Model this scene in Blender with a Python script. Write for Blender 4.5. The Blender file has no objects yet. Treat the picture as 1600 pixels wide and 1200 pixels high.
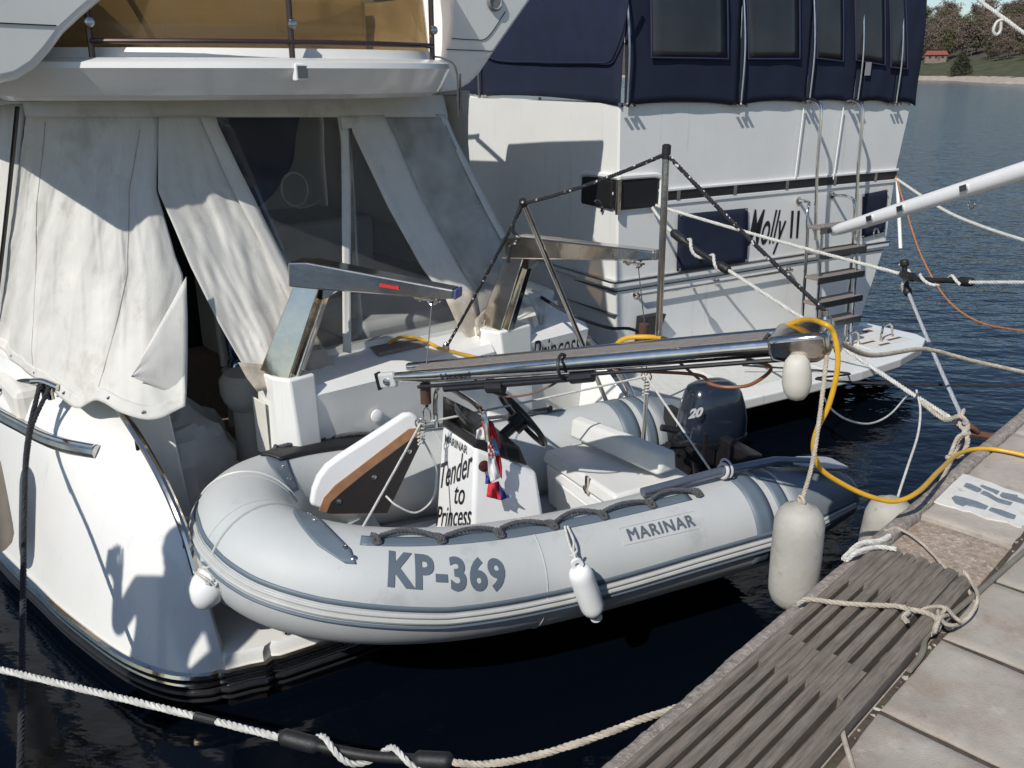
import bpy, bmesh, math, random
from mathutils import Vector, Matrix, noise as mnoise
random.seed(7)
SC = bpy.context.scene
COL = SC.collection
R = math.radians
V = Vector
# ---------------------------------------------------------------- camera
FPX = 1380.0                       # focal length in pixels of the 1600 px wide photograph
CAMZ = 2.6                         # eye height above the water
PITCH = math.atan(485 / FPX)
cd = bpy.data.cameras.new('camera'); cam = bpy.data.objects.new('camera', cd); COL.objects.link(cam)
cam.location = (0, 0, CAMZ); cam.rotation_euler = (math.pi / 2 - PITCH, 0, 0)
cd.sensor_width = 36; cd.lens = 36 * FPX / 1600; cd.clip_end = 6000; cd.clip_start = .02
SC.camera = cam
# ---------------------------------------------------------------- sky, sun, exposure
SUN = V((.40, .62, -.68)).normalized()          # direction the light travels
w = bpy.data.worlds.new('World'); SC.world = w; w.use_nodes = True
wn = w.node_tree.nodes; wl = w.node_tree.links
sky = wn.new('ShaderNodeTexSky'); sky.sky_type = 'NISHITA'; sky.sun_disc = False
sky.sun_elevation = math.asin(-SUN.z); sky.sun_rotation = math.atan2(-SUN.x, -SUN.y)
sky.air_density = 1.0; sky.dust_density = .3; sky.ozone_density = 3.0
wn['Background'].inputs[1].default_value = .08
wl.new(sky.outputs[0], wn['Background'].inputs[0])
sl = bpy.data.lights.new('sun', 'SUN'); sl.energy = 3.5; sl.angle = R(.53); sl.color = (1, .96, .9)
so = bpy.data.objects.new('sun', sl); COL.objects.link(so); so.rotation_euler = SUN.to_track_quat('-Z', 'Y').to_euler(); so.location = (-20, -30, 34)
SC.view_settings.view_transform = 'Standard'; SC.view_settings.look = 'None'
SC.view_settings.exposure = 0.24; SC.view_settings.gamma = 1; SC.view_settings.use_curve_mapping = False
SC.cycles.max_bounces = 10; SC.cycles.transparent_max_bounces = 12
# ---------------------------------------------------------------- pixel -> place
cP, sP = math.cos(PITCH), math.sin(PITCH)
EYE = V((0, 0, CAMZ))
def ray(x, y):
    u = (x - 800) / FPX; v = (600 - y) / FPX
    return V((u, cP + v * sP, v * cP - sP))
def atz(x, y, z): d = ray(x, y); return EYE + d * ((z - CAMZ) / d.z)
def aty(x, y, Y): d = ray(x, y); return EYE + d * (Y / d.y)
def onp(x, y, p, n): d = ray(x, y); return EYE + d * ((p - EYE).dot(n) / d.dot(n))
UP = V((0, 0, 1))
class Frame:
    def __init__(s, o, ang):
        s.o = V((o[0], o[1], 0)); s.t = V((math.cos(ang), math.sin(ang), 0)); s.a = V((s.t.y, -s.t.x, 0))
    def __call__(s, t, a, z): return s.o + s.t * t + s.a * a + UP * z
    def pa(s, x, y, a): return onp(x, y, s.o + s.a * a, s.a)       # pixel on the plane a = const
    def pt(s, x, y, t): return onp(x, y, s.o + s.t * t, s.t)
    def loc(s, p): q = p - s.o; return (q.dot(s.t), q.dot(s.a), p.z)
YA = Frame((-1.057, 4.131), R(40))          # motor yacht: t along its stern, a aft
MO = Frame((.78, 6.53), R(32.2))            # trawler
DI_ANG = .4374
DI0 = V((1.4908, 4.7352, 0)); DIu = V((-math.cos(DI_ANG), -math.sin(DI_ANG), 0)); DIv = V((math.sin(DI_ANG), -math.cos(DI_ANG), 0))
def DI(u, v, z): return DI0 + DIu * u + DIv * v + UP * z            # dinghy: u stern to bow, v towards the quay
PI0 = V((.24, 1.78, 0)); PIe = V((2.43, 2.51, 0)).normalized(); PIi = V((PIe.y, -PIe.x, 0)); PZ = .95
def PR(e, i, z=PZ): return PI0 + PIe * e + PIi * i + UP * z         # quay: e along the edge, i inland
# ---------------------------------------------------------------- materials
MATS = {}
def nodes(name):
    m = bpy.data.materials.new(name); m.use_nodes = True
    nt = m.node_tree; b = nt.nodes['Principled BSDF']; return m, nt, b
def mat(name, col, rough=.5, metal=0, var=.0, vs=6., bump=.0, bs=60., coat=0., dirt=None, stretch=None, spec=None, trans=0, alpha=1, sheen=0, ior=None, rvar=0, transl=0):
    if name in MATS: return MATS[name]
    m, nt, b = nodes(name); N = nt.nodes; L = nt.links
    b.inputs['Base Color'].default_value = (*col, 1); b.inputs['Roughness'].default_value = rough; b.inputs['Metallic'].default_value = metal
    if coat: b.inputs['Coat Weight'].default_value = coat; b.inputs['Coat Roughness'].default_value = .08
    if spec is not None: b.inputs['Specular IOR Level'].default_value = spec
    if trans: b.inputs['Transmission Weight'].default_value = trans
    if ior: b.inputs['IOR'].default_value = ior
    if sheen: b.inputs['Sheen Weight'].default_value = sheen
    b.inputs['Alpha'].default_value = alpha
    tc = N.new('ShaderNodeTexCoord'); mp = N.new('ShaderNodeMapping'); L.new(tc.outputs['Object'], mp.inputs[0])
    if stretch:                                 # turn first, then stretch along the grain
        m0 = N.new('ShaderNodeMapping'); m0.inputs['Rotation'].default_value = (0, 0, stretch[1]); L.new(tc.outputs['Object'], m0.inputs[0]); L.new(m0.outputs[0], mp.inputs[0]); mp.inputs['Scale'].default_value = stretch[0]
    out = None
    if var:
        n = N.new('ShaderNodeTexNoise'); n.inputs['Scale'].default_value = vs; n.inputs['Detail'].default_value = 6; n.inputs['Roughness'].default_value = .62; L.new(mp.outputs[0], n.inputs[0])
        r = N.new('ShaderNodeValToRGB'); L.new(n.outputs[0], r.inputs[0])
        r.color_ramp.elements[0].position = .3; r.color_ramp.elements[1].position = .7
        r.color_ramp.elements[0].color = (*[c * (1 - var) for c in col], 1); r.color_ramp.elements[1].color = (*[min(1, c * (1 + var)) for c in col], 1)
        out = r.outputs[0]
        if rvar:
            mr = N.new('ShaderNodeMapRange'); L.new(n.outputs[0], mr.inputs[0]); mr.inputs[3].default_value = max(0, rough - rvar); mr.inputs[4].default_value = rough + rvar; L.new(mr.outputs[0], b.inputs['Roughness'])
    if dirt:                                    # (colour, scale, threshold, amount): stains with a shape of their own
        for dc, ds, th, am, *stk in dirt:
            n2 = N.new('ShaderNodeTexNoise'); n2.inputs['Scale'].default_value = ds; n2.inputs['Detail'].default_value = 8; n2.inputs['Roughness'].default_value = .7
            if stk:                             # runs down from fittings and edges
                ms = N.new('ShaderNodeMapping'); ms.inputs['Scale'].default_value = (1, 1, stk[0]); L.new(mp.outputs[0], ms.inputs[0]); L.new(ms.outputs[0], n2.inputs[0])
            else: L.new(mp.outputs[0], n2.inputs[0])
            mr = N.new('ShaderNodeMapRange'); mr.inputs[1].default_value = th; mr.inputs[2].default_value = th + .12; mr.inputs[4].default_value = am; L.new(n2.outputs[0], mr.inputs[0])
            mx = N.new('ShaderNodeMix'); mx.data_type = 'RGBA'; L.new(mr.outputs[0], mx.inputs[0])
            if out: L.new(out, mx.inputs[6])
            else: mx.inputs[6].default_value = (*col, 1)
            mx.inputs[7].default_value = (*dc, 1); out = mx.outputs[2]
    if out: L.new(out, b.inputs['Base Color'])
    if bump:
        n3 = N.new('ShaderNodeTexNoise'); n3.inputs['Scale'].default_value = bs; n3.inputs['Detail'].default_value = 5; L.new(mp.outputs[0], n3.inputs[0])
        bp = N.new('ShaderNodeBump'); bp.inputs['Strength'].default_value = bump; bp.inputs['Distance'].default_value = .004; L.new(n3.outputs[0], bp.inputs['Height']); L.new(bp.outputs[0], b.inputs['Normal'])
    if transl:                                  # thin cloth lets some sunlight through
        o = N['Material Output']; tl = N.new('ShaderNodeBsdfTranslucent'); mxs = N.new('ShaderNodeMixShader'); mxs.inputs[0].default_value = transl
        if out: L.new(out, tl.inputs[0])
        else: tl.inputs[0].default_value = (*col, 1)
        L.new(b.outputs[0], mxs.inputs[1]); L.new(tl.outputs[0], mxs.inputs[2]); L.new(mxs.outputs[0], o.inputs[0])
    MATS[name] = m; return m
def film(name, tint, haze, gloss=.1, rough=.12):          # clear or tinted plastic sheet: see-through, a little milky, a little shiny
    if name in MATS: return MATS[name]
    m, nt, b = nodes(name); N = nt.nodes; L = nt.links
    N.remove(b); o = N['Material Output']
    t = N.new('ShaderNodeBsdfTransparent'); t.inputs[0].default_value = (*tint, 1)
    d = N.new('ShaderNodeBsdfDiffuse'); d.inputs[0].default_value = (*[.85 * c for c in haze[:3]], 1)
    g = N.new('ShaderNodeBsdfGlossy'); g.inputs[0].default_value = (1, 1, 1, 1); g.inputs[1].default_value = rough
    m1 = N.new('ShaderNodeMixShader'); tcn = N.new('ShaderNodeTexCoord'); nz = N.new('ShaderNodeTexNoise'); nz.inputs['Scale'].default_value = 5
    L.new(tcn.outputs['Object'], nz.inputs[0]); mr = N.new('ShaderNodeMapRange'); mr.inputs[1].default_value = .3; mr.inputs[2].default_value = .75; mr.inputs[3].default_value = haze[3] * .6; mr.inputs[4].default_value = haze[3] * 1.5
    L.new(nz.outputs[0], mr.inputs[0]); L.new(mr.outputs[0], m1.inputs[0]); L.new(t.outputs[0], m1.inputs[1]); L.new(d.outputs[0], m1.inputs[2])
    fr = N.new('ShaderNodeFresnel'); fr.inputs[0].default_value = 1.45; mu = N.new('ShaderNodeMath'); mu.operation = 'MULTIPLY'; mu.inputs[1].default_value = gloss * 10; mu.use_clamp = True; L.new(fr.outputs[0], mu.inputs[0])
    bp = N.new('ShaderNodeBump'); bp.inputs['Strength'].default_value = .25; bp.inputs['Distance'].default_value = .02; L.new(nz.outputs[0], bp.inputs['Height']); L.new(bp.outputs[0], g.inputs['Normal'])
    m2 = N.new('ShaderNodeMixShader'); L.new(mu.outputs[0], m2.inputs[0]); L.new(m1.outputs[0], m2.inputs[1]); L.new(g.outputs[0], m2.inputs[2]); L.new(m2.outputs[0], o.inputs[0])
    MATS[name] = m; return m
GEL = mat('white gelcoat', (.76, .755, .72), .28, var=.035, vs=3, coat=.5, dirt=[((.55, .5, .4), 5, .62, .3), ((.50, .46, .38), 22, .60, .35, .05)])
GELM = mat('trawler white paint', (.74, .74, .71), .32, var=.04, vs=2.5, coat=.35, dirt=[((.5, .47, .4), 4, .64, .3), ((.46, .44, .40), 20, .58, .4, .05)])
GELI = mat('cream gelcoat', (.68, .66, .6), .4, var=.05, vs=5)
CHR = mat('polished steel', (.64, .585, .52), .14, 1, var=.10, vs=9, rvar=.06, bump=.55, bs=7)
CHRD = mat('dull steel', (.5, .5, .5), .28, 1, var=.15, vs=20)
BLK = mat('black rubber', (.012, .012, .013), .55, var=.3, vs=30, bump=.3, bs=90)
BLKP = mat('black plastic', (.015, .015, .017), .35, var=.3, vs=30)
ANTI = mat('dark boot stripe', (.012, .010, .011), .3, var=.4, vs=7, dirt=[((.10, .03, .02), 6, .6, .5)])
CANV = mat('off white canvas', (.75, .735, .685), .88, var=.08, vs=5, bump=.35, bs=190, dirt=[((.40, .35, .27), 3.2, .56, .40), ((.42, .39, .33), 11, .58, .4, .25), ((.30, .27, .22), 40, .66, .5)], transl=.2)
CANVD = mat('stained canvas', (.45, .40, .33), .9, var=.2, vs=9, bump=.25, bs=160, dirt=[((.25, .2, .15), 7, .5, .5)])
NAVY = mat('navy canvas', (.0048, .0098, .031), .85, var=.25, vs=7, bump=.35, bs=180)
TUBE = mat('grey inflatable fabric', (.48, .497, .487), .55, var=.05, vs=3, bump=.10, bs=260, dirt=[((.33, .34, .33), 5, .56, .45), ((.27, .27, .26), 26, .64, .5), ((.52, .53, .52), 12, .63, .4)])
TUBD = mat('slate grey fabric', (.115, .15, .185), .5, var=.08, vs=8, bump=.1, bs=250)
STRK = mat('pale rub strake', (.46, .47, .45), .45, var=.07, vs=14)
INNER = mat('grey floor gelcoat', (.36, .37, .375), .5, var=.08, vs=8)
WHP = mat('white plastic', (.8, .8, .79), .35, var=.03, vs=12, coat=.2)
ROPW = mat('white rope', (.55, .54, .50), .85, var=.18, vs=40, bump=.3, bs=400)
ROPB = mat('beige rope', (.42, .37, .30), .9, var=.25, vs=30, bump=.3, bs=400)
ROPK = mat('black rope', (.022, .023, .027), .8, var=.4, vs=60, bump=.4, bs=400)
ROPG = mat('grey rope', (.075, .078, .083), .85, var=.3, vs=60, bump=.4, bs=400)
YEL = mat('yellow cable', (.62, .34, .02), .38, var=.1, vs=20)
ORG = mat('orange line', (.45, .16, .04), .7, var=.2, vs=30)
TEAK = mat('weathered teak', (.20, .172, .15), .75, var=.25, vs=14, bump=.3, bs=80, stretch=((1, 6, 6), R(20)))
CUSH = mat('pale grey vinyl cushion', (.64, .64, .61), .5, var=.05, vs=10, bump=.08, bs=220)
FENW = mat('white fender vinyl', (.78, .79, .78), .35, var=.03, vs=12, coat=.2)
FEND = mat('grubby fender vinyl', (.40, .38, .335), .68, var=.14, vs=5, bump=.35, bs=50, dirt=[((.30, .27, .22), 4, .52, .6), ((.17, .14, .10), 22, .60, .7), ((.50, .48, .43), 9, .58, .6)])
INK = mat('black lettering film', (.015, .015, .017), .4)
INKG = mat('slate lettering film', (.10, .125, .155), .45)
# ---------------------------------------------------------------- mesh helpers
ORG_ = {}
def cr(pts, n=8):
    pts = [V(p) for p in pts]
    if len(pts) < 3:
        return [pts[0].lerp(pts[1], k / n) for k in range(n + 1)]
    out = []
    for i in range(len(pts) - 1):
        p0 = pts[max(i - 1, 0)]; p1 = pts[i]; p2 = pts[i + 1]; p3 = pts[min(i + 2, len(pts) - 1)]
        if i == 0: p0 = p1 * 2 - p2
        if i == len(pts) - 2: p3 = p2 * 2 - p1
        for k in range(n):
            t = k / n
            out.append(.5 * ((2 * p1) + (p2 - p0) * t + (2 * p0 - 5 * p1 + 4 * p2 - p3) * t * t + (3 * p1 - p0 - 3 * p2 + p3) * t ** 3))
    out.append(pts[-1]); return out
def frames(pts):
    T = []
    for i in range(len(pts)):
        d = pts[min(i + 1, len(pts) - 1)] - pts[max(i - 1, 0)]
        T.append(d.normalized() if d.length > 1e-9 else (T[-1] if T else V((1, 0, 0))))
    n = T[0].cross(UP)
    if n.length < .05: n = T[0].cross(V((1, 0, 0)))
    n.normalize(); out = []
    for t in T:
        n = (n - t * n.dot(t)); n.normalize(); out.append((t, n, t.cross(n)))
    return out
class MB:
    def __init__(s): s.v = []; s.f = []
    def add(s, vs, fs):
        o = len(s.v); s.v += [V(p) for p in vs]; s.f += [tuple(i + o for i in f) for f in fs]; return s
    def hexa(s, p):                       # 8 corners: bottom ring then top ring
        return s.add(p, [(3, 2, 1, 0), (4, 5, 6, 7), (0, 1, 5, 4), (1, 2, 6, 5), (2, 3, 7, 6), (3, 0, 4, 7)])
    def box(s, fr, t0, t1, a0, a1, z0, z1):
        return s.hexa([fr(t0, a0, z0), fr(t1, a0, z0), fr(t1, a1, z0), fr(t0, a1, z0), fr(t0, a0, z1), fr(t1, a0, z1), fr(t1, a1, z1), fr(t0, a1, z1)])
    def bar(s, p, q, w, h, up=UP):        # square bar from p to q
        d = (q - p).normalized(); x = d.cross(up); x.normalize(); y = x.cross(d)
        c = [-x * w / 2 - y * h / 2, x * w / 2 - y * h / 2, x * w / 2 + y * h / 2, -x * w / 2 + y * h / 2]
        return s.hexa([p + k for k in c] + [q + k for k in c])
    def prism(s, poly, ext):              # polygon pushed along ext
        n = len(poly); ps = [V(p) for p in poly]
        return s.add(ps + [p + ext for p in ps], [tuple(range(n - 1, -1, -1)), tuple(range(n, 2 * n))] + [(i, (i + 1) % n, (i + 1) % n + n, i + n) for i in range(n)])
    def tube(s, pts, r, seg=8, caps=True, flat=None):
        fr = frames(pts); vs = []; fs = []; n = len(pts)
        for i, (p, (t, a, b)) in enumerate(zip(pts, fr)):
            rr = r[i] if isinstance(r, (list, tuple)) else r
            for k in range(seg):
                g = 2 * math.pi * k / seg; vs.append(p + a * (math.cos(g) * rr) + b * (math.sin(g) * rr))
        for i in range(n - 1):
            for k in range(seg): fs.append((i * seg + k, i * seg + (k + 1) % seg, (i + 1) * seg + (k + 1) % seg, (i + 1) * seg + k))
        if caps: fs += [tuple(range(seg - 1, -1, -1)), tuple((n - 1) * seg + k for k in range(seg))]
        return s.add(vs, fs)
    def rope(s, pts, r, pitch=None, strands=3, seg=5):
        pitch = pitch or r * 7; L = [0]
        for i in range(1, len(pts)): L.append(L[-1] + (pts[i] - pts[i - 1]).length)
        n = max(4, int(L[-1] / (pitch / 7))); n = min(n, 2600); q = []; j = 0
        for i in range(n + 1):
            t = L[-1] * i / n
            while j < len(L) - 2 and L[j + 1] < t: j += 1
            q.append(pts[j].lerp(pts[j + 1], (t - L[j]) / max(1e-9, L[j + 1] - L[j])))
        fr = frames(q)
        for k in range(strands):
            path = []
            for i in range(n + 1):
                g = 2 * math.pi * (k / strands + L[-1] * i / n / pitch); t, a, b = fr[i]
                path.append(q[i] + (a * math.cos(g) + b * math.sin(g)) * r * .5)
            s.tube(path, r * .56, seg)
        return s
    def lathe(s, base, axis, prof, seg=24):      # prof: (distance along axis, radius)
        axis = axis.normalized(); a = axis.orthogonal().normalized(); b = axis.cross(a); vs = []; fs = []
        for h, r in prof:
            for k in range(seg):
                g = 2 * math.pi * k / seg; vs.append(base + axis * h + (a * math.cos(g) + b * math.sin(g)) * r)
        n = len(prof)
        for i in range(n - 1):
            for k in range(seg): fs.append((i * seg + k, i * seg + (k + 1) % seg, (i + 1) * seg + (k + 1) % seg, (i + 1) * seg + k))
        fs += [tuple(range(seg - 1, -1, -1)), tuple((n - 1) * seg + k for k in range(seg))]
        return s.add(vs, fs)
    def grid(s, rows, close=False):
        n = len(rows[0]); vs = [p for r in rows for p in r]; fs = []
        for i in range(len(rows) - 1):
            for k in range(n if close else n - 1):
                fs.append((i * n + k, i * n + (k + 1) % n, (i + 1) * n + (k + 1) % n, (i + 1) * n + k))
        return s.add(vs, fs)
    def loft(s, secs):
        n = len(secs[0]); s.grid(secs, True); o = len(s.v) - n * len(secs)
        s.f += [tuple(o + k for k in range(n - 1, -1, -1)), tuple(o + (len(secs) - 1) * n + k for k in range(n))]
        return s
    def torus(s, c, axis, R0, r, seg=24, ss=8, arc=1.0):
        axis = axis.normalized(); a = axis.orthogonal().normalized(); b = axis.cross(a)
        n = int(seg * arc); pts = [c + (a * math.cos(2 * math.pi * k / seg) + b * math.sin(2 * math.pi * k / seg)) * R0 for k in range(n + 1)]
        return s.tube(pts, r, ss)
    def mesh(s, name, org):
        me = bpy.data.meshes.new(name); me.from_pydata([p - org for p in s.v], [], s.f); me.validate(); me.update(); return me
    def build(s, name, m, parent=None, smooth=True, angle=35, bevel=0, bseg=2, solid=0, sub=0, org=None, fix=True):
        if parent is not None: o_ = ORG_[parent.as_pointer()]
        elif org is not None: o_ = org
        else:
            xs = [p.x for p in s.v]; ys_ = [p.y for p in s.v]; o_ = V(((min(xs) + max(xs)) / 2, (min(ys_) + max(ys_)) / 2, min(p.z for p in s.v)))
        me = s.mesh(name, o_)
        if fix:
            bm = bmesh.new(); bm.from_mesh(me); bmesh.ops.recalc_face_normals(bm, faces=bm.faces); bm.to_mesh(me); bm.free()
        me.materials.append(m)
        if smooth: me.polygons.foreach_set('use_smooth', [True] * len(me.polygons)); me.set_sharp_from_angle(angle=R(angle))
        ob = bpy.data.objects.new(name, me); COL.objects.link(ob)
        if parent is not None: ob.parent = parent
        else: ob.location = o_
        ORG_[ob.as_pointer()] = o_
        if solid: md = ob.modifiers.new('thickness', 'SOLIDIFY'); md.thickness = solid; md.offset = 0
        if bevel: md = ob.modifiers.new('soft edges', 'BEVEL'); md.width = bevel; md.segments = bseg; md.limit_method = 'ANGLE'; md.angle_limit = R(40); md.harden_normals = False
        if sub: md = ob.modifiers.new('smooth', 'SUBSURF'); md.levels = sub; md.render_levels = sub
        return ob
def tag(o, label, cat, group=None, kind=None):
    if label: o['label'] = label
    if cat: o['category'] = cat
    if group: o['group'] = group
    if kind: o['kind'] = kind
    return o
def struct(o): o['kind'] = 'structure'; return o
def thing(name, base, label, cat, group=None):
    o = bpy.data.objects.new(name, None); COL.objects.link(o); o.location = base; o.empty_display_size = .1
    ORG_[o.as_pointer()] = V(base); return tag(o, label, cat, group)
def piece(name, me, m, parent, loc, rot=None):      # shares mesh data
    o = bpy.data.objects.new(name, me); COL.objects.link(o); o.parent = parent; o.location = loc - ORG_[parent.as_pointer()]
    if rot: o.rotation_euler = rot
    if m and not me.materials: me.materials.append(m)
    ORG_[o.as_pointer()] = loc
    return o
def letters(txt, size, cuts=0, shear=0, cond=1.0, bold=0, spacing=1.0):
    """flat outline lettering as a triangulated bmesh in x,y (height about size)"""
    cu = bpy.data.curves.new('t', 'FONT'); cu.body = txt; cu.size = size; cu.shear = shear; cu.offset = bold; cu.resolution_u = 4; cu.space_character = spacing
    ob = bpy.data.objects.new('t', cu); COL.objects.link(ob); dg = bpy.context.evaluated_depsgraph_get()
    me = bpy.data.meshes.new_from_object(ob.evaluated_get(dg)); bpy.data.objects.remove(ob); bpy.data.curves.remove(cu)
    bm = bmesh.new(); bm.from_mesh(me); bpy.data.meshes.remove(me)
    for v in bm.verts: v.co.x *= cond
    x0 = min(v.co.x for v in bm.verts); y0 = min(v.co.y for v in bm.verts)
    for v in bm.verts: v.co.x -= x0; v.co.y -= y0
    x1 = max(v.co.x for v in bm.verts); y1 = max(v.co.y for v in bm.verts)
    for k in range(1, cuts):
        bmesh.ops.bisect_plane(bm, geom=bm.verts[:] + bm.edges[:] + bm.faces[:], plane_co=(0, y1 * k / cuts, 0), plane_no=(0, 1, 0))
    return bm, x1, y1
def put_letters(bm, fn, name, m, parent):
    mb = MB(); bm.verts.index_update(); mb.v = [fn(v.co.x, v.co.y) for v in bm.verts]; mb.f = [tuple(v.index for v in f.verts) for f in bm.faces]; bm.free()
    return mb.build(name, m, parent, smooth=False, fix=False)
def flat_letters(txt, size, p, right, up, name, m, parent, width=None, **k):
    bm, x1, y1 = letters(txt, size, **k); s = width / x1 if width else 1; hs = size / y1 if width else 1
    return put_letters(bm, lambda x, y: p + right * (x * s) + up * (y * hs), name, m, parent)
def sag(p, q, d, n=16): return [p.lerp(q, k / n) - UP * (4 * d * (k / n) * (1 - k / n)) for k in range(n + 1)]
# ================================================================ water
m, nt, b = nodes('harbour water'); N = nt.nodes; L = nt.links
b.inputs['Base Color'].default_value = (.0013, .0026, .0055, 1); b.inputs['Roughness'].default_value = .06; b.inputs['IOR'].default_value = 1.333
tc = N.new('ShaderNodeTexCoord'); hs = None
for sc, ro, am, st in ((.8, 25, .8, (1, 2.2, 1)), (3.2, -15, .42, (1, 1.9, 1)), (11, 40, .10, (1, 1.5, 1))):
    mp = N.new('ShaderNodeMapping'); mp.inputs['Rotation'].default_value = (0, 0, R(ro)); mp.inputs['Scale'].default_value = st; L.new(tc.outputs['Object'], mp.inputs[0])
    n = N.new('ShaderNodeTexNoise'); n.inputs['Scale'].default_value = sc; n.inputs['Detail'].default_value = 3; L.new(mp.outputs[0], n.inputs[0])
    mu = N.new('ShaderNodeMath'); mu.operation = 'MULTIPLY'; mu.inputs[1].default_value = am; L.new(n.outputs[0], mu.inputs[0])
    if hs is None: hs = mu.outputs[0]
    else:
        ad = N.new('ShaderNodeMath'); L.new(hs, ad.inputs[0]); L.new(mu.outputs[0], ad.inputs[1]); hs = ad.outputs[0]
# the basin behind the boats lies in their lee: ripples grow away from the quay
sx = N.new('ShaderNodeSeparateXYZ'); L.new(tc.outputs['Object'], sx.inputs[0])
mr = N.new('ShaderNodeMapRange'); L.new(sx.outputs[1], mr.inputs[0]); mr.inputs[1].default_value = 3; mr.inputs[2].default_value = 12; mr.inputs[3].default_value = .08; mr.inputs[4].default_value = .62
bp = N.new('ShaderNodeBump'); bp.inputs['Distance'].default_value = .11; L.new(mr.outputs[0], bp.inputs['Strength']); L.new(hs, bp.inputs['Height']); L.new(bp.outputs[0], b.inputs['Normal'])
WAT = m
mb = MB(); mb.add([(-1500, -60, 0), (1500, -60, 0), (1500, 2500, 0), (-1500, 2500, 0)], [(0, 1, 2, 3)])
struct(mb.build('water', WAT, smooth=False, org=V((0, 0, 0))))
# ================================================================ far shore
shore = cr([V((-1200, 1900, 0)), V((-300, 1100, 0)), V((120, 640, 0)), V((171, 400, 0)), V((152, 310, 0)), V((138, 250, 0)), V((165, 185, 0)), V((240, 120, 0)), V((420, 40, 0)), V((700, -50, 0))], 8)
SN = []
for i in range(len(shore)):
    t = (shore[min(i + 1, len(shore) - 1)] - shore[max(i - 1, 0)]).normalized(); SN.append(V((-t.y, t.x, 0)) if V((-t.y, t.x, 0)).dot(V((1, .3, 0))) > 0 else V((t.y, -t.x, 0)))
def strip(name, offs, m, jit=.3):
    rows = []
    for o, h in offs:
        rows.append([shore[i] + SN[i] * (o + mnoise.noise(V((i * .7, o, 3))) * o * .1) + UP * (h + mnoise.noise(V((i * .9, o * .2, 0))) * jit) for i in range(len(shore))])
    return struct(MB().grid(rows).build(name, m))
strip('beach', [(-3, -.4), (0, .1), (2.5, .7), (5, 1.3), (8, 1.7)], mat('pale shore rock', (.42, .36, .28), .9, var=.4, vs=.6, dirt=[((.16, .13, .1), 1.4, .52, .8)]), .25)
strip('grass_bank', [(7, 1.5), (14, 2.6), (26, 4.5), (40, 7), (56, 9.5)], mat('rough grass', (.05, .058, .022), .95, var=.35, vs=.25, dirt=[((.12, .095, .05), .25, .5, .7), ((.20, .17, .11), .6, .62, .6)]), .4)
strip('hill', [(54, 9), (80, 15), (130, 26), (200, 33), (320, 36)], mat('leaf litter', (.075, .06, .045), .95, var=.4, vs=.2), 1.0)
BARK = mat('bark', (.10, .085, .07), .95, var=.3, vs=3)
def tree_meshes(seed, h, wd, crown0, nleaf, ls, conifer=False):
    rnd = random.Random(seed); tr = MB(); cw = MB()
    top = V((rnd.uniform(-.4, .4), rnd.uniform(-.4, .4), h * .9))
    path = cr([V((0, 0, -.6)), V((rnd.uniform(-.2, .2), 0, h * .35)), top], 4); tr.tube(path, [.05 * h * .55 * (1 - .93 * k / (len(path) - 1)) * .6 for k in range(len(path))], 6)
    tips = []
    for k in range(15):
        f = rnd.uniform(crown0, .85); p0 = V((0, 0, 0)).lerp(top, f); g = rnd.uniform(0, 6.28); r_ = wd * rnd.uniform(.5, .95) * (1.05 - f * .6)
        p2 = p0 + V((math.cos(g) * r_, math.sin(g) * r_, h * rnd.uniform(.05, .22))); pm = p0.lerp(p2, .5) + V((0, 0, -.02 * h))
        tr.tube(cr([p0, pm, p2], 3), [.011 * h, .009 * h, .008 * h, .006 * h, .005 * h, .004 * h, .002 * h], 4, False); tips += [pm, p2, p2.lerp(pm, .5)]
        for q in range(3):
            e = p2 + V((rnd.uniform(-1, 1), rnd.uniform(-1, 1), rnd.uniform(0, 1.2))) * wd * .3; tr.tube([p2.lerp(pm, .3 * q), e], [.004 * h, .001 * h], 3, False); tips.append(e)
    for k in range(nleaf):
        if conifer:
            f = rnd.random() ** .7; g = rnd.uniform(0, 6.28); rr = wd * (1.02 - f ** 1.5 * .9) * rnd.uniform(.6, 1.05) * (1 + .18 * math.sin(g * 5 + f * 14)); c = V((math.cos(g) * rr, math.sin(g) * rr, .02 * h + f * h))
        else:
            c = rnd.choice(tips) + V((rnd.gauss(0, 1), rnd.gauss(0, 1), rnd.gauss(0, .8))) * wd * .16
        a = V((rnd.uniform(-1, 1), rnd.uniform(-1, 1), rnd.uniform(-.6, 1))).normalized(); bb = a.orthogonal().normalized(); bb.rotate(Matrix.Rotation(rnd.uniform(0, 6.28), 3, a)); s = ls * rnd.uniform(.5, 1.4); c2 = a.cross(bb)
        cw.add([c - bb * s, c + c2 * s * .4, c + bb * s, c - c2 * s * .4], [(0, 1, 2, 3)])
    return tr.mesh('trunk', V()), cw.mesh('crown', V())
KIN = []
for i, (h, wd, c0, nl, ls, col, con) in enumerate([(14, 4.8, .2, 2400, .40, (.15, .115, .09), 0), (12, 4.6, .15, 2400, .38, (.165, .118, .092), 0), (15, 4.4, .2, 2200, .40, (.13, .105, .078), 0), (13, 4.4, .2, 2400, .40, (.105, .098, .052), 0), (10, 4.3, .15, 3200, .42, (.032, .036, .017), 1)]):
    a_, c_ = tree_meshes(i + 3, h, wd, c0, nl, ls, con); a_.materials.append(BARK); c_.materials.append(mat('tree crown %d' % i, col, .9, var=.45, vs=.6)); KIN.append((a_, c_))
def tree(k, p, s, label, group=None):
    t = thing('tree', p, label, 'tree', group)
    for nm, me in zip(('trunk', 'crown'), KIN[k]): piece(nm, me, None, t, p)
    t.scale = (s, s, s * random.uniform(.85, 1.15)); t.rotation_euler.z = random.uniform(0, 6.28)
    return t
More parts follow.
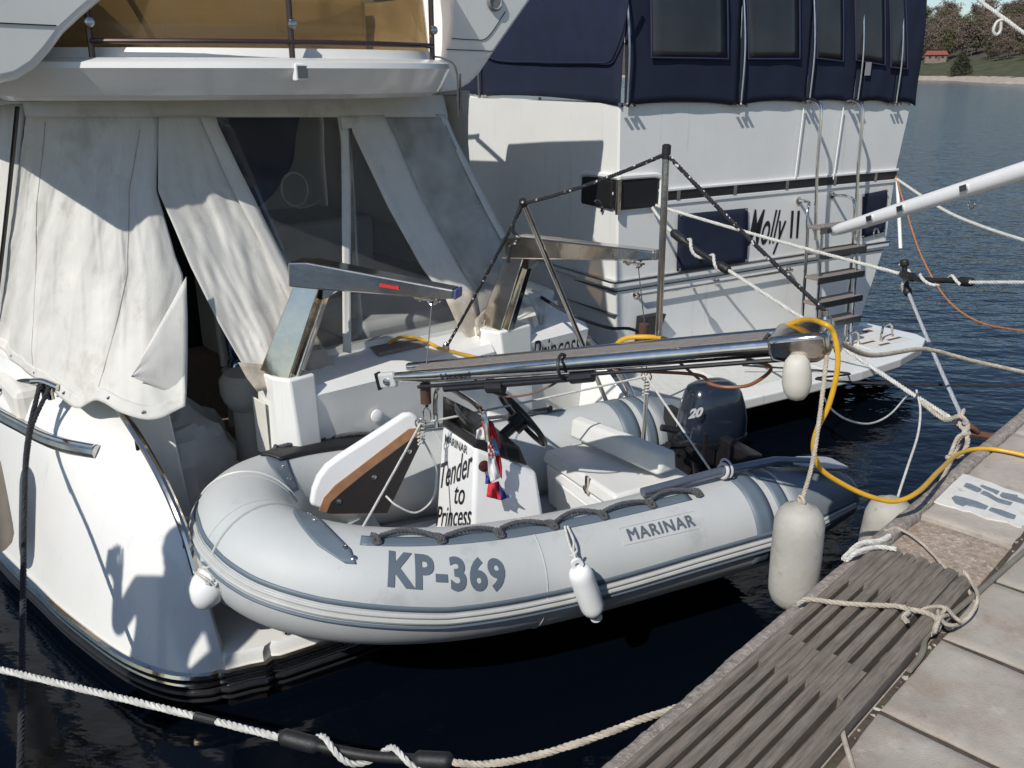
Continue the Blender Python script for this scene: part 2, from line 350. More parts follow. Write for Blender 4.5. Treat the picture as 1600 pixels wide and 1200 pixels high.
def groundz(off): 
    tab = [(0, .1), (8, 1.6), (14, 2.6), (26, 4.5), (40, 7), (56, 9.5), (80, 15), (130, 26), (200, 33), (320, 36)]
    for (a, ha), (c, hc) in zip(tab, tab[1:]):
        if off <= c: return ha + (hc - ha) * (off - a) / (c - a)
    return 30
LAB = ['bare grey-brown tree in the wood across the water', 'reddish brown leafless tree in the wood across the water', 'tall bare olive-brown tree in the wood across the water', 'tree just coming into green leaf in the wood across the water']
rnd = random.Random(11)
def at_px(px, off):              # place on the shore profile, straight behind pixel column px
    d = ray(px, 115); d = V((d.x, d.y, 0)).normalized(); best = None
    for i in range(len(shore) - 1):
        for f in (0, .25, .5, .75):
            p = shore[i].lerp(shore[i + 1], f) + SN[i] * off; c = abs(p.normalized().cross(d).z)
            if p.y > 60 and (best is None or c < best[0]): best = (c, p)
    p = best[1].copy(); p.z = groundz(off) - .3; return p
for row, off in enumerate((50, 60, 72, 86, 102, 122, 150)):
    for k in range(17):
        px = 1385 + k * 17 + rnd.uniform(-8, 8)
        kind = rnd.choice((0, 0, 1, 1, 2, 2, 3)); o = off + rnd.uniform(-6, 6)
        if row == 0 and 1430 < px < 1520: continue
        tree(kind, at_px(px, o), rnd.uniform(1.0, 1.35) * (.7 if row == 0 else 1), LAB[kind], 'trees of the wood across the water')
tree(4, at_px(1502, 9), 1.0, 'single dark dense evergreen tree standing on the far beach')
# house with red roof among the trees
hp = at_px(1456, 46); hp.z = groundz(46) + 1.6
h = thing('house', hp, 'low house with a red tiled roof on the far shore', 'house')
HF = Frame((hp.x, hp.y), math.atan2(hp.y, hp.x) - R(90))
mb = MB(); mb.box(HF, -5, 5, -3, 3, hp.z - 2, hp.z + 2.3); mb.build('wall', mat('house wall', (.20, .16, .13), .9, var=.2, vs=.7), h, smooth=False)
MB().add([HF(-5.8, 3.8, hp.z + 2.1), HF(5.8, 3.8, hp.z + 2.1), HF(4.5, 0, hp.z + 4.2), HF(-4.5, 0, hp.z + 4.2), HF(-5.8, -3.8, hp.z + 2.1), HF(5.8, -3.8, hp.z + 2.1)], [(0, 1, 2, 3), (3, 2, 5, 4), (1, 5, 2), (0, 3, 4), (0, 4, 5, 1)]).build('roof', mat('red roof tiles', (.24, .07, .05), .85, var=.25, vs=1), h, smooth=False)
for k, x in enumerate((-3.4, -.6, 2.4)):
    MB().box(HF, x, x + 1.3, 3.0, 3.05, hp.z + .5, hp.z + 1.8).build('window', mat('dark window', (.02, .02, .025), .2), h, smooth=False)
MB().box(HF, 1.05, 1.95, 3.0, 3.06, hp.z - .4, hp.z + 1.8).build('door', mat('brown door', (.1, .06, .04), .6), h, smooth=False)
# ================================================================ quay
CONC = mat('worn concrete', (.40, .355, .305), .9, var=.22, vs=5, bump=.7, bs=55, dirt=[((.20, .165, .13), 9, .56, .55), ((.30, .16, .08), 2.2, .66, .5), ((.44, .42, .38), 26, .62, .5)])
SLAB = mat('paving concrete', (.385, .345, .295), .92, var=.20, vs=3.5, bump=.55, bs=240, dirt=[((.25, .18, .14), 4, .54, .5), ((.52, .50, .46), 14, .58, .5), ((.22, .18, .15), 75, .58, .6), ((.27, .18, .12), 2.2, .52, .45)])
PEB = mat('pebbly concrete lip', (.27, .235, .205), .95, var=.35, vs=40, bump=1.0, bs=90, dirt=[((.55, .50, .45), 70, .55, .85), ((.12, .08, .06), 45, .58, .8), ((.16, .09, .05), 6, .58, .5)])
RUST = mat('rusty aggregate', (.33, .26, .20), .95, var=.35, vs=30, bump=1.0, bs=90, dirt=[((.55, .50, .44), 55, .52, .85), ((.28, .14, .06), 7, .56, .6)])
JOINT = mat('dirty joint', (.075, .055, .042), 1, var=.4, vs=25, bump=1, bs=60, dirt=[((.07, .09, .03), 8, .55, .8)])
def PF(e, i, z): return PR(e, i, z)
mb = MB(); mb.box(PF, -9, 16, .05, 9, -3, PZ - .075); mb.box(PF, -9, 16, 0, .05, -3, PZ - .04); mb.box(PF, -8.9, 15.9, .3905, 8.9, -2.9, PZ - .0012)
quay = struct(mb.build('quay', JOINT, smooth=False))
# rough cast lip along the water
rows = []
prof = [(-.02, -.25), (-.024, -.06), (-.018, -.012), (-.004, .008), (.016, .014), (.036, .012), (.048, .004), (.053, -.03), (.053, -.12)]
ns = 900
for k in range(ns + 1):
    e = -2.5 + 11 * k / ns
    rows.append([PR(e, i, PZ + z) + (PIi * mnoise.noise(V((e * 9, j, 0))) * .006 + UP * (mnoise.noise(V((e * 45, j * 2.1, 5))) * .006 + mnoise.noise(V((e * 2, j * .2, 9))) * .005)) for j, (i, z) in enumerate(prof)])
MB().grid(rows).build('edge_lip', PEB, quay, angle=60)
def ea(k, n, L_):                  # grid steps with a narrow first and last ring for the worn arris
    b_ = .008 / L_
    return 0 if k == 0 else 1 if k == n else b_ + (1 - 2 * b_) * (k - 1) / (n - 2)
def slab(name, e0, e1, i0, i1, z0, z1, m, seed=0, bevel=.006, n=(14, 8)):
    rnd = random.Random(seed); mb = MB(); rows = []
    tilt = rnd.uniform(-.004, .004)
    for a in range(n[0] + 1):
        e = e0 + (e1 - e0) * ea(a, n[0], e1 - e0); row = []
        for c in range(n[1] + 1):
            i = i0 + (i1 - i0) * ea(c, n[1], i1 - i0); ed = a in (0, n[0]) or c in (0, n[1])
            row.append(PR(e + (mnoise.noise(V((i * 14, e0, seed))) * .006 if a in (0, n[0]) else 0), i + (mnoise.noise(V((e * 14, i0, seed))) * .006 if c in (0, n[1]) else 0), z1 + tilt * (c / n[1]) + mnoise.noise(V((e * 3, i * 3, seed))) * .003 - (.0045 if ed else 0)))
        rows.append(row)
    mb.grid(rows)
    ring = rows[0][:] + [r[-1] for r in rows[1:]] + rows[-1][::-1][1:] + [r[0] for r in rows[::-1][1:-1]]
    low = [V((p.x, p.y, z0)) for p in ring]; o = len(mb.v); k = len(ring); mb.add(ring + low, [(j, (j + 1) % k, (j + 1) % k + k, j + k) for j in range(k)])
    return mb.build(name, m, quay, angle=50)
for r_, (i0, i1) in enumerate(((.412, .92), (.932, 1.44), (1.452, 1.96))):
    for k in range(-4, 12):
        e0 = .215 + .462 * k + (.0, .1, .05)[r_]; slab('paving_slab', e0 + .012, e0 + .450, i0, i1, PZ - .06, PZ + .008, SLAB, k + r_ * 31)
for k, (e0, e1) in enumerate(((1.93, 3.1), (3.12, 4.55), (4.57, 6.0), (6.02, 7.5))): slab('edge_slab', e0, e1, .055, .385, PZ - .06, PZ + .004, CONC, 80 + k, n=(30, 8))
slab('rusty_edge_slab', 1.0, 1.925, .055, .385, PZ - .09, PZ - .012, RUST, 90, n=(30, 10))
slab('edge_slab', -2.2, .99, .055, .385, PZ - .09, PZ - .015, CONC, 91, n=(40, 8))
# painted berth number, stencilled
def flatpx(pts, z, th, name, m, parent): return MB().prism([atz(x, y, z) for x, y in pts], UP * th).build(name, m, parent, smooth=False)
q = lambda L_: [(1440 + x / 10, 720 + y / 10) for x, y in L_]
PNT = mat('white road paint', (.66, .65, .60), .8, var=.08, vs=12, bump=.4, bs=60, dirt=[((.36, .32, .28), 17, .60, .8)])
PNG = mat('grey blue stencil paint', (.17, .20, .24), .85, var=.15, vs=30, dirt=[((.42, .41, .39), 40, .62, .8)])
flatpx(q([(190, 655), (330, 520), (470, 380), (560, 300), (640, 222), (720, 235), (900, 300), (1100, 360), (1300, 450), (1500, 510), (1700, 590), (1900, 660), (1800, 880), (1560, 1050), (1480, 1040), (1350, 970), (1180, 945), (1020, 915), (860, 850), (760, 805), (640, 790), (520, 745), (400, 720), (300, 690)]), PZ + .003, .0055, 'painted_panel', PNT, quay)
for pts in ([(655, 400), (690, 355), (760, 365), (935, 445), (930, 475), (860, 490)], [(915, 395), (950, 385), (1215, 480), (1175, 528), (1110, 490), (1000, 445)], [(920, 510), (970, 475), (1040, 500), (1190, 590), (1290, 620), (1420, 655), (1380, 698), (1200, 655), (1050, 570)], [(1220, 545), (1260, 500), (1500, 545), (1500, 575), (1640, 630), (1640, 690), (1440, 630), (1270, 580)], [(470, 580), (520, 550), (700, 590), (860, 640), (1040, 715), (990, 765), (700, 690), (640, 710), (530, 670)], [(1045, 775), (1085, 735), (1250, 775), (1475, 860), (1450, 915), (1330, 890)]):
    flatpx(q(pts), PZ + .010, .003, 'stencil_mark', PNG, quay)
# wooden slatted gangplank lying along the edge
WOOD = mat('grey weathered board', (.180, .150, .122), .85, var=.38, vs=9, bump=.45, bs=60, stretch=((1, 11, 11), R(-46)), dirt=[((.25, .22, .20), 3, .55, .6), ((.04, .03, .028), 5, .60, .7)])
gp = thing('wooden_gangplank', PR(.4, .2, PZ - .012), 'grey weathered slatted wooden gangplank lying along the quay edge', 'gangplank')
NSL = 7; pit_ = .0470; wsl = .0325
for k in range(NSL):
    i0 = .050 + pit_ * k + (.004 if k == NSL - 1 else 0); ww = wsl + (.012 if k == NSL - 1 else 0); secs = []
    e1 = 1.535 - (.02 if k in (0, NSL - 1) else .0) - .012 * abs(k - 3.5) * .3; n = 60
    for j in range(n + 1):
        e = -1.0 + (e1 + 1.0) * j / n; wv = mnoise.noise(V((e * 2, k, 0))) * .0008; zt = PZ + .048 + mnoise.noise(V((e * 2.2, k * 7, 1))) * .0012 - (.012 * max(0, (j - n + 2)) / 2)
        c = .006 if k != NSL - 1 else .016
        secs.append([PR(e, i0 + wv, PZ - .012), PR(e, i0 + wv, zt - .005), PR(e, i0 + .005 + wv, zt), PR(e, i0 + ww - c + wv, zt), PR(e, i0 + ww + wv, zt - c), PR(e, i0 + ww + wv, PZ - .012)])
    MB().loft(secs).build('slat', WOOD, gp, smooth=False)
for k in range(NSL - 1):
    i0 = .050 + pit_ * k + wsl; i1 = .050 + pit_ * (k + 1) + .0005
    for (e0, e1) in ((1.20 + .008 * (k % 3), 1.50), (.60 + .008 * (k % 2), .775 - .008 * (k % 3)), (-.20, .0 + .008 * (k % 2))):
        MB().box(PF, e0, e1, i0 + .0004, i1 + .0005, PZ - .008, PZ + .0455).build('spacer', WOOD, gp, smooth=False)
for e in (.9, .3, -.6):
    MB().box(PF, e, e + .05, .053, .375, PZ - .012, PZ + .006).build('cross_batten', WOOD, gp, smooth=False)
# ================================================================ trawler with the navy canopy
mo = thing('trawler', MO(1.6, -1.5, 0), 'white trawler yacht with navy canvas canopy and black rub strip', 'boat')
def hsec(a, o, s=0.):
    return [MO(-.03 - o + s, a, 2.40), MO(-.01 - o + s, a, 1.75), MO(.01 - o + s, a, 1.12), MO(.05 - o * .8 + s, a, .4), MO(.3, a, -.25), MO(1.6, a, -.45), MO(2.75, a, -.25), MO(3.0 + o * .8 - s, a, .4), MO(3.22 + o - s, a, 1.12), MO(3.22 + o - s, a, 1.75), MO(3.31 + o - s, a, 2.38)]
MB().loft([hsec(0, 0, .012), hsec(-.015, 0), hsec(-.8, .05), hsec(-2.5, .12), hsec(-5, .16), hsec(-8, .05), hsec(-11, -.6), hsec(-13, -1.4)]).build('hull', GELM, mo, angle=30)
mb = MB(); mb.loft([[p + UP * dz for p in (MO(.0, -.02, 2.38), MO(3.28, -.02, 2.37), MO(3.35, -9, 2.45), MO(-.1, -9, 2.45))] for dz in (0, .025)]); mb.build('deck', GELM, mo)
def band(z0, z1, off, name, m, parent=mo, t0=-.0, t1=3.21, bev=0, aend=-9, zs=0):
    mb = MB(); mb.box(MO, t0 - off, t1 + off, 0, off, z0 + zs, z1 + zs); mb.box(MO, t0 - off - .012, t0 + .03, aend, -.0003, z0, z1)
    return mb.build(name, m, parent, smooth=False, bevel=bev)
bs_ = band(1.695, 1.76, .010, 'rub_strip', BLKP)
band(1.762, 1.785, .022, 'moulding', GELM, bev=.006); band(1.66, 1.69, .012, 'moulding', GELM, bev=.004)
band(1.075, 1.115, .03, 'rub_rail', GELM, t1=3.2, bev=.008); band(1.115, 1.128, .034, 'rub_rail_strip', CHRD, t1=3.2)
band(1.04, 1.047, .004, 'hull_seam', BLKP, t1=3.18); band(.86, .863, .0025, 'hull_seam', BLKP, t1=.02)
for t in (.55, 1.15, 1.75, 2.35, 2.9): MB().box(MO, t, t + .035, .0105, .016, 1.69, 1.765).build('strip_bracket', CHRD, bs_, smooth=False)
# mooring port at the corner: proud black box paints the shade inside
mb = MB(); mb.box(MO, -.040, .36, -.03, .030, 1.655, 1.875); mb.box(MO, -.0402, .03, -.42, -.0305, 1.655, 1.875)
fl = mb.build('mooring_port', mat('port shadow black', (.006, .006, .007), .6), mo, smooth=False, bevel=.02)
mb = MB(); mb.tube(cr([MO(.38, .022, 1.66), MO(.385, .022, 1.82), MO(.355, .022, 1.885), MO(.2, .022, 1.895), MO(0, .022, 1.895), MO(-.03, 0, 1.895), MO(-.032, -.2, 1.895), MO(-.032, -.36, 1.89), MO(-.032, -.43, 1.86), MO(-.032, -.46, 1.79), MO(-.032, -.5, 1.78)], 5), .022, 8); mb.build('port_frame', GELM, fl)
MB().tube([MO(-.03, .032, 1.63), MO(-.03, .032, 1.88)], .02, 12).build('fairlead_post', CHR, fl)
MB().torus(MO(-.03, -.2, 1.66), MO.t, .05, .012, 16, 8, .5).build('fairlead', CHR, fl)
# canvas canopy
def canv_panel(p0, p1, n, fn_in, name='canopy_panel', dip=.03, parent=mo, ztop=3.75, seed=0):
    rows = []; H_ = 26
    for j in range(H_ + 1):
        f = j / H_; row = []
        for k in range(n + 1):
            g = k / n; p = p0.lerp(p1, g); zb = p.z - dip * (1 - 4 * (g - .5) ** 2) * -1 - .035
            z = zb + (ztop - zb) * f; q_ = V((p.x, p.y, z)) + fn_in * (.10 * f * f - .012 * math.sin(math.pi * g)) 
            wr = mnoise.noise(V((g * 3 + seed * 5, z * 2.2, 0))) * .012 + mnoise.noise(V((g * 9 + z * 6 + seed, z * 5, 4))) * .006 * (1 - f * .5)
            row.append(q_ - fn_in * wr)
        rows.append(row)
    return MB().grid(rows).build(name, NAVY, parent, solid=.004, angle=60)
posts = [-.01, 1.1, 1.87, 2.47, 2.99, 3.33]; zb_ = [2.42, 2.40, 2.41, 2.395, 2.38, 2.36]
cps = []
for i in range(5):
    cps.append(canv_panel(MO(posts[i], .025, zb_[i]), MO(posts[i + 1], .025, zb_[i + 1]), 18, -MO.a, seed=i))
cpp = [canv_panel(MO(-.035, -1.88, 2.45), MO(-.035, 0.02, 2.42), 18, MO.t, seed=8), canv_panel(MO(-.035, -4.2, 2.5), MO(-.035, -1.88, 2.45), 18, MO.t, seed=9)]
MB().prism([MO(-.1, .1, 3.7), MO(3.4, .1, 3.7), MO(3.4, -4.3, 3.75), MO(-.1, -4.3, 3.75)], UP * .05).build('canopy_roof', NAVY, mo, smooth=False)
SMK = mat('smoky window vinyl', (.024, .025, .029), .3, var=.45, vs=2.5, bump=.4, bs=7, coat=.12)
PXW = [[(1022, -60), (1142, -60), (1138, 92), (1018, 90)], [(1172, -60), (1256, -60), (1250, 92), (1170, 92)], [(1280, -60), (1325, -60), (1318, 96), (1277, 91)], [(1342, -60), (1390, -60), (1383, 102), (1338, 94)], [(1397, -60), (1421, -60), (1418, 108), (1392, 105)]]
def off_at(z): f = max(0, (z - 2.4) / 1.35); return .10 * f * f - .012
for i, pts in enumerate(PXW):
    rows = []
    for j in range(13):
        f = j / 12; l = V((*pts[3], 0)).lerp(V((*pts[0], 0)), f); r_ = V((*pts[2], 0)).lerp(V((*pts[1], 0)), f); row = []
        for k in range(7):
            c = l.lerp(r_, k / 6); p = MO.pa(c.x, c.y, .052); row.append(p - MO.a * (off_at(p.z) + .012 - .0) )
        rows.append(row)
    wn_ = MB().grid(rows).build('window', SMK, cps[i], solid=.003, angle=60)
    ed_ = [r_[0] for r_ in rows[::-1]] + rows[0][1:] + [r_[-1] for r_ in rows[1:]]
    MB().tube([p + MO.a * .004 for p in ed_], .006, 6).build('window_binding', mat('faded navy binding', (.022, .028, .07), .8), cps[i])
# seam piping on the rolled panel of the port side
def PP(x, y, t=-.062): return MO.pt(x, y, t)
MB().tube(cr([PP(985, -30), PP(975, 40), PP(962, 80), PP(950, 97), PP(920, 98), PP(840, 97), PP(770, 92), PP(735, 60)], 6), .009, 6).build('flap_piping', mat('navy piping', (.008, .011, .035), .6), cpp[0])
for i, t in enumerate(posts[:-1]):
    z = zb_[i]; p = MO(t, .065, z - .04); q_ = MO(t, -.02, 3.3)
    pts = cr([p, MO(t, .060, z + .4), q_], 6); po = MB().tube(pts, .008, 8).build('canopy_pole', CHRD, mo)
    for s in (-.055, 0, .055): MB().tube([MO(t + s, .045, z - .02), MO(t + s, .078, z - .03)], .013, 8).build('pole_clip', CHR, po)
p_ = MB().tube(cr([MO(-.075, -1.88, 2.4), MO(-.07, -1.88, 2.8), MO(.02, -1.88, 3.4)], 5), .01, 8).build('canopy_pole', CHRD, mo)
for s in (-.06, .06): MB().tube([MO(-.04, -1.88 + s, 2.43), MO(-.08, -1.88 + s, 2.42)], .013, 8).build('pole_clip', CHR, p_)
MB().box(MO, 2.53, 2.60, .055, .059, 2.585, 2.69).build('canopy_tag', mat('grey tag', (.3, .3, .31), .6), cps[3], smooth=False)
# blue covers on the stern
def cover(px, name='window_cover'):
    P = [MO.pa(x, y, .018) for x, y in px]; rows = []
    for j in range(9):
        rows.append([P[3].lerp(P[0], j / 8).lerp(P[2].lerp(P[1], j / 8), k / 10) + MO.a * (mnoise.noise(V((k * .35, j * .4, px[0][0]))) * .006 + .004) for k in range(11)])
    c = MB().grid(rows).build(name, NAVY, mo, solid=.005, angle=60)
    for k in range(4): MB().lathe(P[k].lerp((P[0] + P[1] + P[2] + P[3]) / 4, .06) + MO.a * .005, MO.a, [(0, .012), (.008, .012), (.011, .006)], 10).build('snap_fastener', CHR, c)
    return c
cover([(1059, 335), (1168, 325), (1167, 409), (1057, 424)]); cover([(1347, 304), (1386, 296), (1381, 362), (1346, 372)])
# name
bm, x1, y1 = letters('Molly', .30, shear=.30, cond=.52, bold=.0022)
put_letters(bm, lambda x, y: MO.pa(*[(1166 + 57 * x / x1 + 8 * y / y1), (403 - 8 * x / x1 - (76 - 9 * x / x1) * y / y1)], .0045), 'lettering', INK, mo)
for x in (1234, 1243.5): MB().add([MO.pa(x, 372, .0045), MO.pa(x + 3.5, 371.5, .0045), MO.pa(x + 6.5, 329, .0045), MO.pa(x + 2.5, 329.5, .0045)], [(0, 1, 2, 3)]).build('lettering', INK, mo, smooth=False)
# grab rail, flap, cap rail end
gr = MB().tube(cr([MO(.20, .05, 1.0), MO(.9, .05, 1.0), MO(1.9, .05, 1.005)], 4), .012, 8).build('grab_rail', CHR, mo)
for t in (.2, 1.05, 1.9): MB().lathe(MO(t, .0, 1.0), MO.a, [(0, .03), (.008, .03), (.012, .012), (.05, .012)], 12).build('rail_foot', CHR, gr)
ef = MB().hexa([MO(.20, .012, .60), MO(.42, .012, .60), MO(.42, .03, .60), MO(.20, .03, .60), MO(.21, .012, .83), MO(.44, .012, .83), MO(.44, .10, .83), MO(.21, .10, .83)]).build('exhaust_flap', BLK, mo, smooth=False, bevel=.004)
# swim platform
mb = MB(); prof = [(-.12, 0), (-.12, .62), (-.05, .82), (.1, .895), (1.0, .925), (1.8, .94), (2.35, .90), (2.8, .79), (3.06, .65), (3.12, .52), (3.05, 0)]
mb.prism([MO(t, a, .275) for t, a in prof], UP * .085); sp = mb.build('swim_platform', GELM, mo, smooth=False, bevel=.015, bseg=3)
NSK = mat('non skid pad', (.60, .60, .57), .85, var=.08, vs=20, bump=.6, bs=260)
for t0, t1 in ((-.02, .62), (.68, 1.5), (1.56, 2.3), (2.36, 2.92)):
    MB().box(MO, t0, t1, .08, .74 if t1 < 2.5 else .60, .3595, .3635).build('deck_pad', NSK, sp, smooth=False)
for t0, a0, w_, d_ in ((2.62, .12, .1, .06), (2.75, .2, .1, .06), (2.4, .45, .18, .03), (2.7, .5, .18, .03), (2.2, .40, .12, .05), (2.5, .56, .14, .03)):
    MB().box(MO, t0, t0 + w_, a0, a0 + d_, .3636, .3662).build('platform_slot', mat('brown slot', (.12, .07, .05), .8), sp, smooth=False)
for t in (.45, 1.1, 1.8, 2.5, 3.0): MB().hexa([MO(t, 0, .1), MO(t + .05, 0, .1), MO(t + .05, .05, .1), MO(t, .05, .1), MO(t, 0, .274), MO(t + .05, 0, .274), MO(t + .05, .6, .274), MO(t, .6, .274)]).build('platform_bracket', CHRD, sp, smooth=False)
for t in (2.15, 2.62): MB().tube(cr([MO(t, .5, .36), MO(t, .5, .46), MO(t + .05, .48, .49), MO(t + .18, .46, .48), MO(t + .22, .46, .36)], 5), .011, 8).build('grab_handle', CHR, sp)
# boarding ladder
def LD(x, y, a): return MO.pa(x, y, a)
la = MB()
for xs in ((1257, 1283, 1285), (1322, 1348, 1344)):
    pts = [LD(xs[0], 157, .02), LD(xs[0] + 10, 156, .09), LD(xs[1] - 3, 163, .19), LD(xs[1], 180, .22)]
    b0 = pts[-1]; t_, a_, z_ = MO.loc(b0); pts += [MO(t_ + .01, .23, 1.9), MO(t_ + .02, .25, 1.6), MO(t_ + .03, .28, 1.3)]
    la.tube(cr(pts, 6), .014, 10)
CHN = mat('neutral steel', (.66, .66, .66), .14, 1, var=.1, vs=9)
lad = la.build('ladder', CHN, mo)
tl, tr = MO.loc(LD(1283, 180, .22))[0] - .02, MO.loc(LD(1347, 180, .22))[0] - .02
mb = MB()
FT = [MO.pa(1247, 313, 0), MO.pa(1299, 304, 0)]
for t, p in zip((tl - .05, tr + .03), FT):
    mb.tube(cr([p, p + MO.a * .08, MO(MO.loc(p)[0] * .55 + t * .45, .18, p.z + .0), MO(t, .25, p.z - .06), MO(t, .28, 1.25), MO(t, .33, .362)], 6), .013, 8)
for t in (tl + .01, tr - .03): mb.tube(cr([MO(t + .0, .36, 1.42), MO(t, .37, 1.35), MO(t, .43, .362)], 5), .012, 8)
mb.build('side_rail', CHN, lad)
for p in FT: MB().lathe(p, MO.a, [(0, .032), (.01, .032), (.014, .014)], 12).build('rail_foot', CHR, lad)
for z in (1.40, 1.20, .99, .78, .60): 
    f = (1.4 - z) / 1.0
    MB().box(MO, tl - .06, tr + .04, .27 + .05 * f, .40 + .06 * f, z + .006, z + .028).build('tread', TEAK, lad, smooth=False, bevel=.006)
    MB().box(MO, tl - .055, tr + .035, .40 + .06 * f + .0005, .41 + .06 * f, z - .025, z + .028).build('tread_trim', CHRD, lad, smooth=False)
# wires that hold the ladder back
for xa, xb in ((1256, 1242), (1318, 1302)): MB().tube([MO.pa(xa, 168, .03), MO.pa(xb, 280, .03)], .0045, 6).build('stay_wire', WHP, lad)
# small fittings on the trawler's port side
for xa, ya_, xb, yb in ((730, 140, 722, 262), (843, 152, 800, 345), (845, 152, 838, 285)):
    MB().tube([PP(xa, ya_, -.06), PP(xb, yb, -.05)], .006, 6).build('shroud', ROPK, mo)
# port light (dark oval) low on the port side
MB().lathe(PP(812, 355, -.012), -MO.t, [(0, .11), (.014, .11), (.02, .085), (.012, .08)], 24).build('porthole', BLKP, mo)
# ================================================================ motor yacht
ya = thing('motor_yacht', YA(.6, -1, 0), 'white flybridge motor yacht with beige cockpit curtains and amber wind screen', 'boat')
SX = 1.24          # the yacht is symmetrical about t = .62
def mir(q): return (SX - q[0], q[1])
RAIL = [(-.80, 1.185), (-.60, 1.125), (-.42, 1.07), (-.1, .98), (.18, .86), (.38, .70), (.48, .52), (.57, .32), (.62, .20)]
def rail_a(z):
    for (a0, z0), (a1, z1) in zip(RAIL, RAIL[1:]):
        if z <= z0 and z >= z1: return a0 + (a1 - a0) * (z0 - z) / (z0 - z1)
    return RAIL[0][0] if z > 1.185 else RAIL[-1][0]
C0 = [(-1.42, -3.6), (-1.34, -2.4), (-1.27, -1.21), (-1.2, -.62), (-1.16, -.3), (-1.08, .12), (-1.01, .36), (-.92, .53), (-.82, .62), (-.75, .64)]
C1 = [(-1.40, -3.6), (-1.30, -2.4), (-1.15, -1.25), (-1.07, -.80), (-1.03, -.60), (-.98, -.44), (-.92, -.30), (-.86, -.18), (-.80, -.06), (-.75, .0)]
C2 = [(-1.32, -3.6), (-1.22, -2.4), (-1.10, -1.7), (-1.06, -1.4), (-1.03, -1.2), (-.98, -1.05), (-.93, -.95), (-.87, -.87), (-.80, -.82), (-.75, -.80)]
def plan(z):
    if z <= .95: f = (z - .18) / .77; A_, B_ = C0, C1
    else: f = (z - .95) / .235; A_, B_ = C1, C2
    f = max(-.3, f); out = [V((p[0] + (q[0] - p[0]) * f, p[1] + (q[1] - p[1]) * f, 0)) for p, q in zip(A_, B_)]
    d = rail_a(z) - out[-1].y
    if z >= .15:
        for k in range(len(out)): out[k].y += d * max(0, (k - 3) / 6) ** 1.3
    return [(p.x, p.y) for p in cr(out, 4)]
def wing(flip):
    fx = mir if flip else (lambda q: q)
    ys_ = [.16, .2, .26, .32, .42, .52, .62, .70, .78, .86, .92, .98, 1.03, 1.07, 1.10, 1.125, 1.15, 1.17, 1.185]
    rows = [[YA(*fx(q), z) for q in plan(z)] for z in ys_]
    # inner edge turns down to the walkway
    mb = MB().grid(rows)
    inner = [[YA(*fx((-.75, rail_a(z))), z), YA(*fx((-.735, rail_a(z) - .012)), z - .004), YA(*fx((-.72, rail_a(z) - .05)), min(z, .3))] for z in ys_]
    mb.grid(inner)
    top = plan(1.185); mb.grid([[YA(*fx(q), 1.185) for q in top], [YA(*fx((max(q[0] + .06, -1.0 if q[1] < -1.1 else q[0] + .02) , q[1] - .02)), 1.2) for q in top], [YA(*fx((-.74, min(q[1], -.84))), 1.2) for q in top]])
    return mb
MB_ = wing(False); MB_.build('port_quarter', GEL, ya, angle=60)
wing(True).build('starboard_quarter', GEL, ya, angle=60)
# dark boot stripe and bottom
def skirt(flip):
    fx = mir if flip else (lambda q: q)
    pl = plan(.18); return MB().grid([[YA(*fx((q[0] + dx, q[1] - dy)), z) for q in pl] for z, dx, dy in ((.165, 0, 0), (.10, .012, .02), (0, .03, .05), (-.4, .2, .25))])
skirt(False).build('boot_stripe', ANTI, ya, angle=60); skirt(True).build('boot_stripe', ANTI, ya, angle=60)
def rubtube(path, r, name, m, parent): return MB().tube(path, r, 10).build(name, m, parent)
EDGE = [(-.75, .64), (-.66, .665), (-.60, .69), (-.56, .675), (-.53, .695), (-.24, .74), (.2, .78), (.62, .79), (1.04, .78), (1.48, .74), (1.77, .695), (1.80, .675), (1.84, .69), (1.99, .64)]
# platform
pf = [YA(t, a - .012, .0) for t, a in EDGE]; back = [YA(1.99, -.3, 0), YA(-.75, -.3, 0)]
def lift(ps, z): return [V((p.x, p.y, z)) for p in ps]
mb = MB(); poly = pf + back; mb.loft([lift(poly, .10), lift(poly, .235), [p + (YA(.62, 0, .25) - p).normalized() * .015 for p in lift(poly, .255)]]); plat = mb.build('swim_platform', GEL, ya, angle=40)
mb = MB(); mb.loft([lift(poly, -.35), lift(poly, .0995)]); mb.build('platform_underside', ANTI, ya, angle=40)
for z, r in ((.175, .020), (.135, .012), (.095, .016), (.055, .009)):
    path = [YA(q[0] - .006, q[1] + .0, z) for q in plan(.18)[8:-1]] + [YA(t, a + .003, z) for t, a in EDGE]
    MB().tube(path, r, 8).build('rub_rail', CHR if r > .011 and z != .095 else BLKP, plat if False else ya)
MB().box(YA, -.30, -.18, .735, .742, .235, .237).build('platform_joint', BLKP, plat, smooth=False)
# chrome rub rail high on the hull
for fl in (False, True):
    fx = mir if fl else (lambda q: q)
    pth = cr([YA(*fx(q), .945 + .012 * k) for k, q in enumerate(plan(.95)[0:1] + [(-1.31, -2.4), (-1.165, -1.25), (-1.085, -.80), (-1.045, -.60), (-.995, -.45), (-.945, -.35), (-.90, -.27)])], 6)
    pth = [V((p.x, p.y, .945)) for p in pth]
    o_ = MB().tube(pth, .034, 10).build('rub_rail', CHRD, ya); MB().tube([p + UP * .03 - YA.t * (.012 if not fl else -.012) for p in pth], .012, 8).build('rail_bead', CHR, o_)
    # hand rail down the quarter
    hp = cr([YA(*fx((-.765, a - .01)), z + (.07 if k not in (0, len(RAIL) - 1) else .01)) for k, (a, z) in enumerate(RAIL[:7])], 6)
    hr = MB().tube(hp, .021, 10).build('hand_rail', CHR, ya)
    for f in (.12, .5, .86):
        p = hp[int(f * (len(hp) - 1))]; MB().tube([p - UP * .095, p], .012, 8).build('rail_post', CHR, hr)
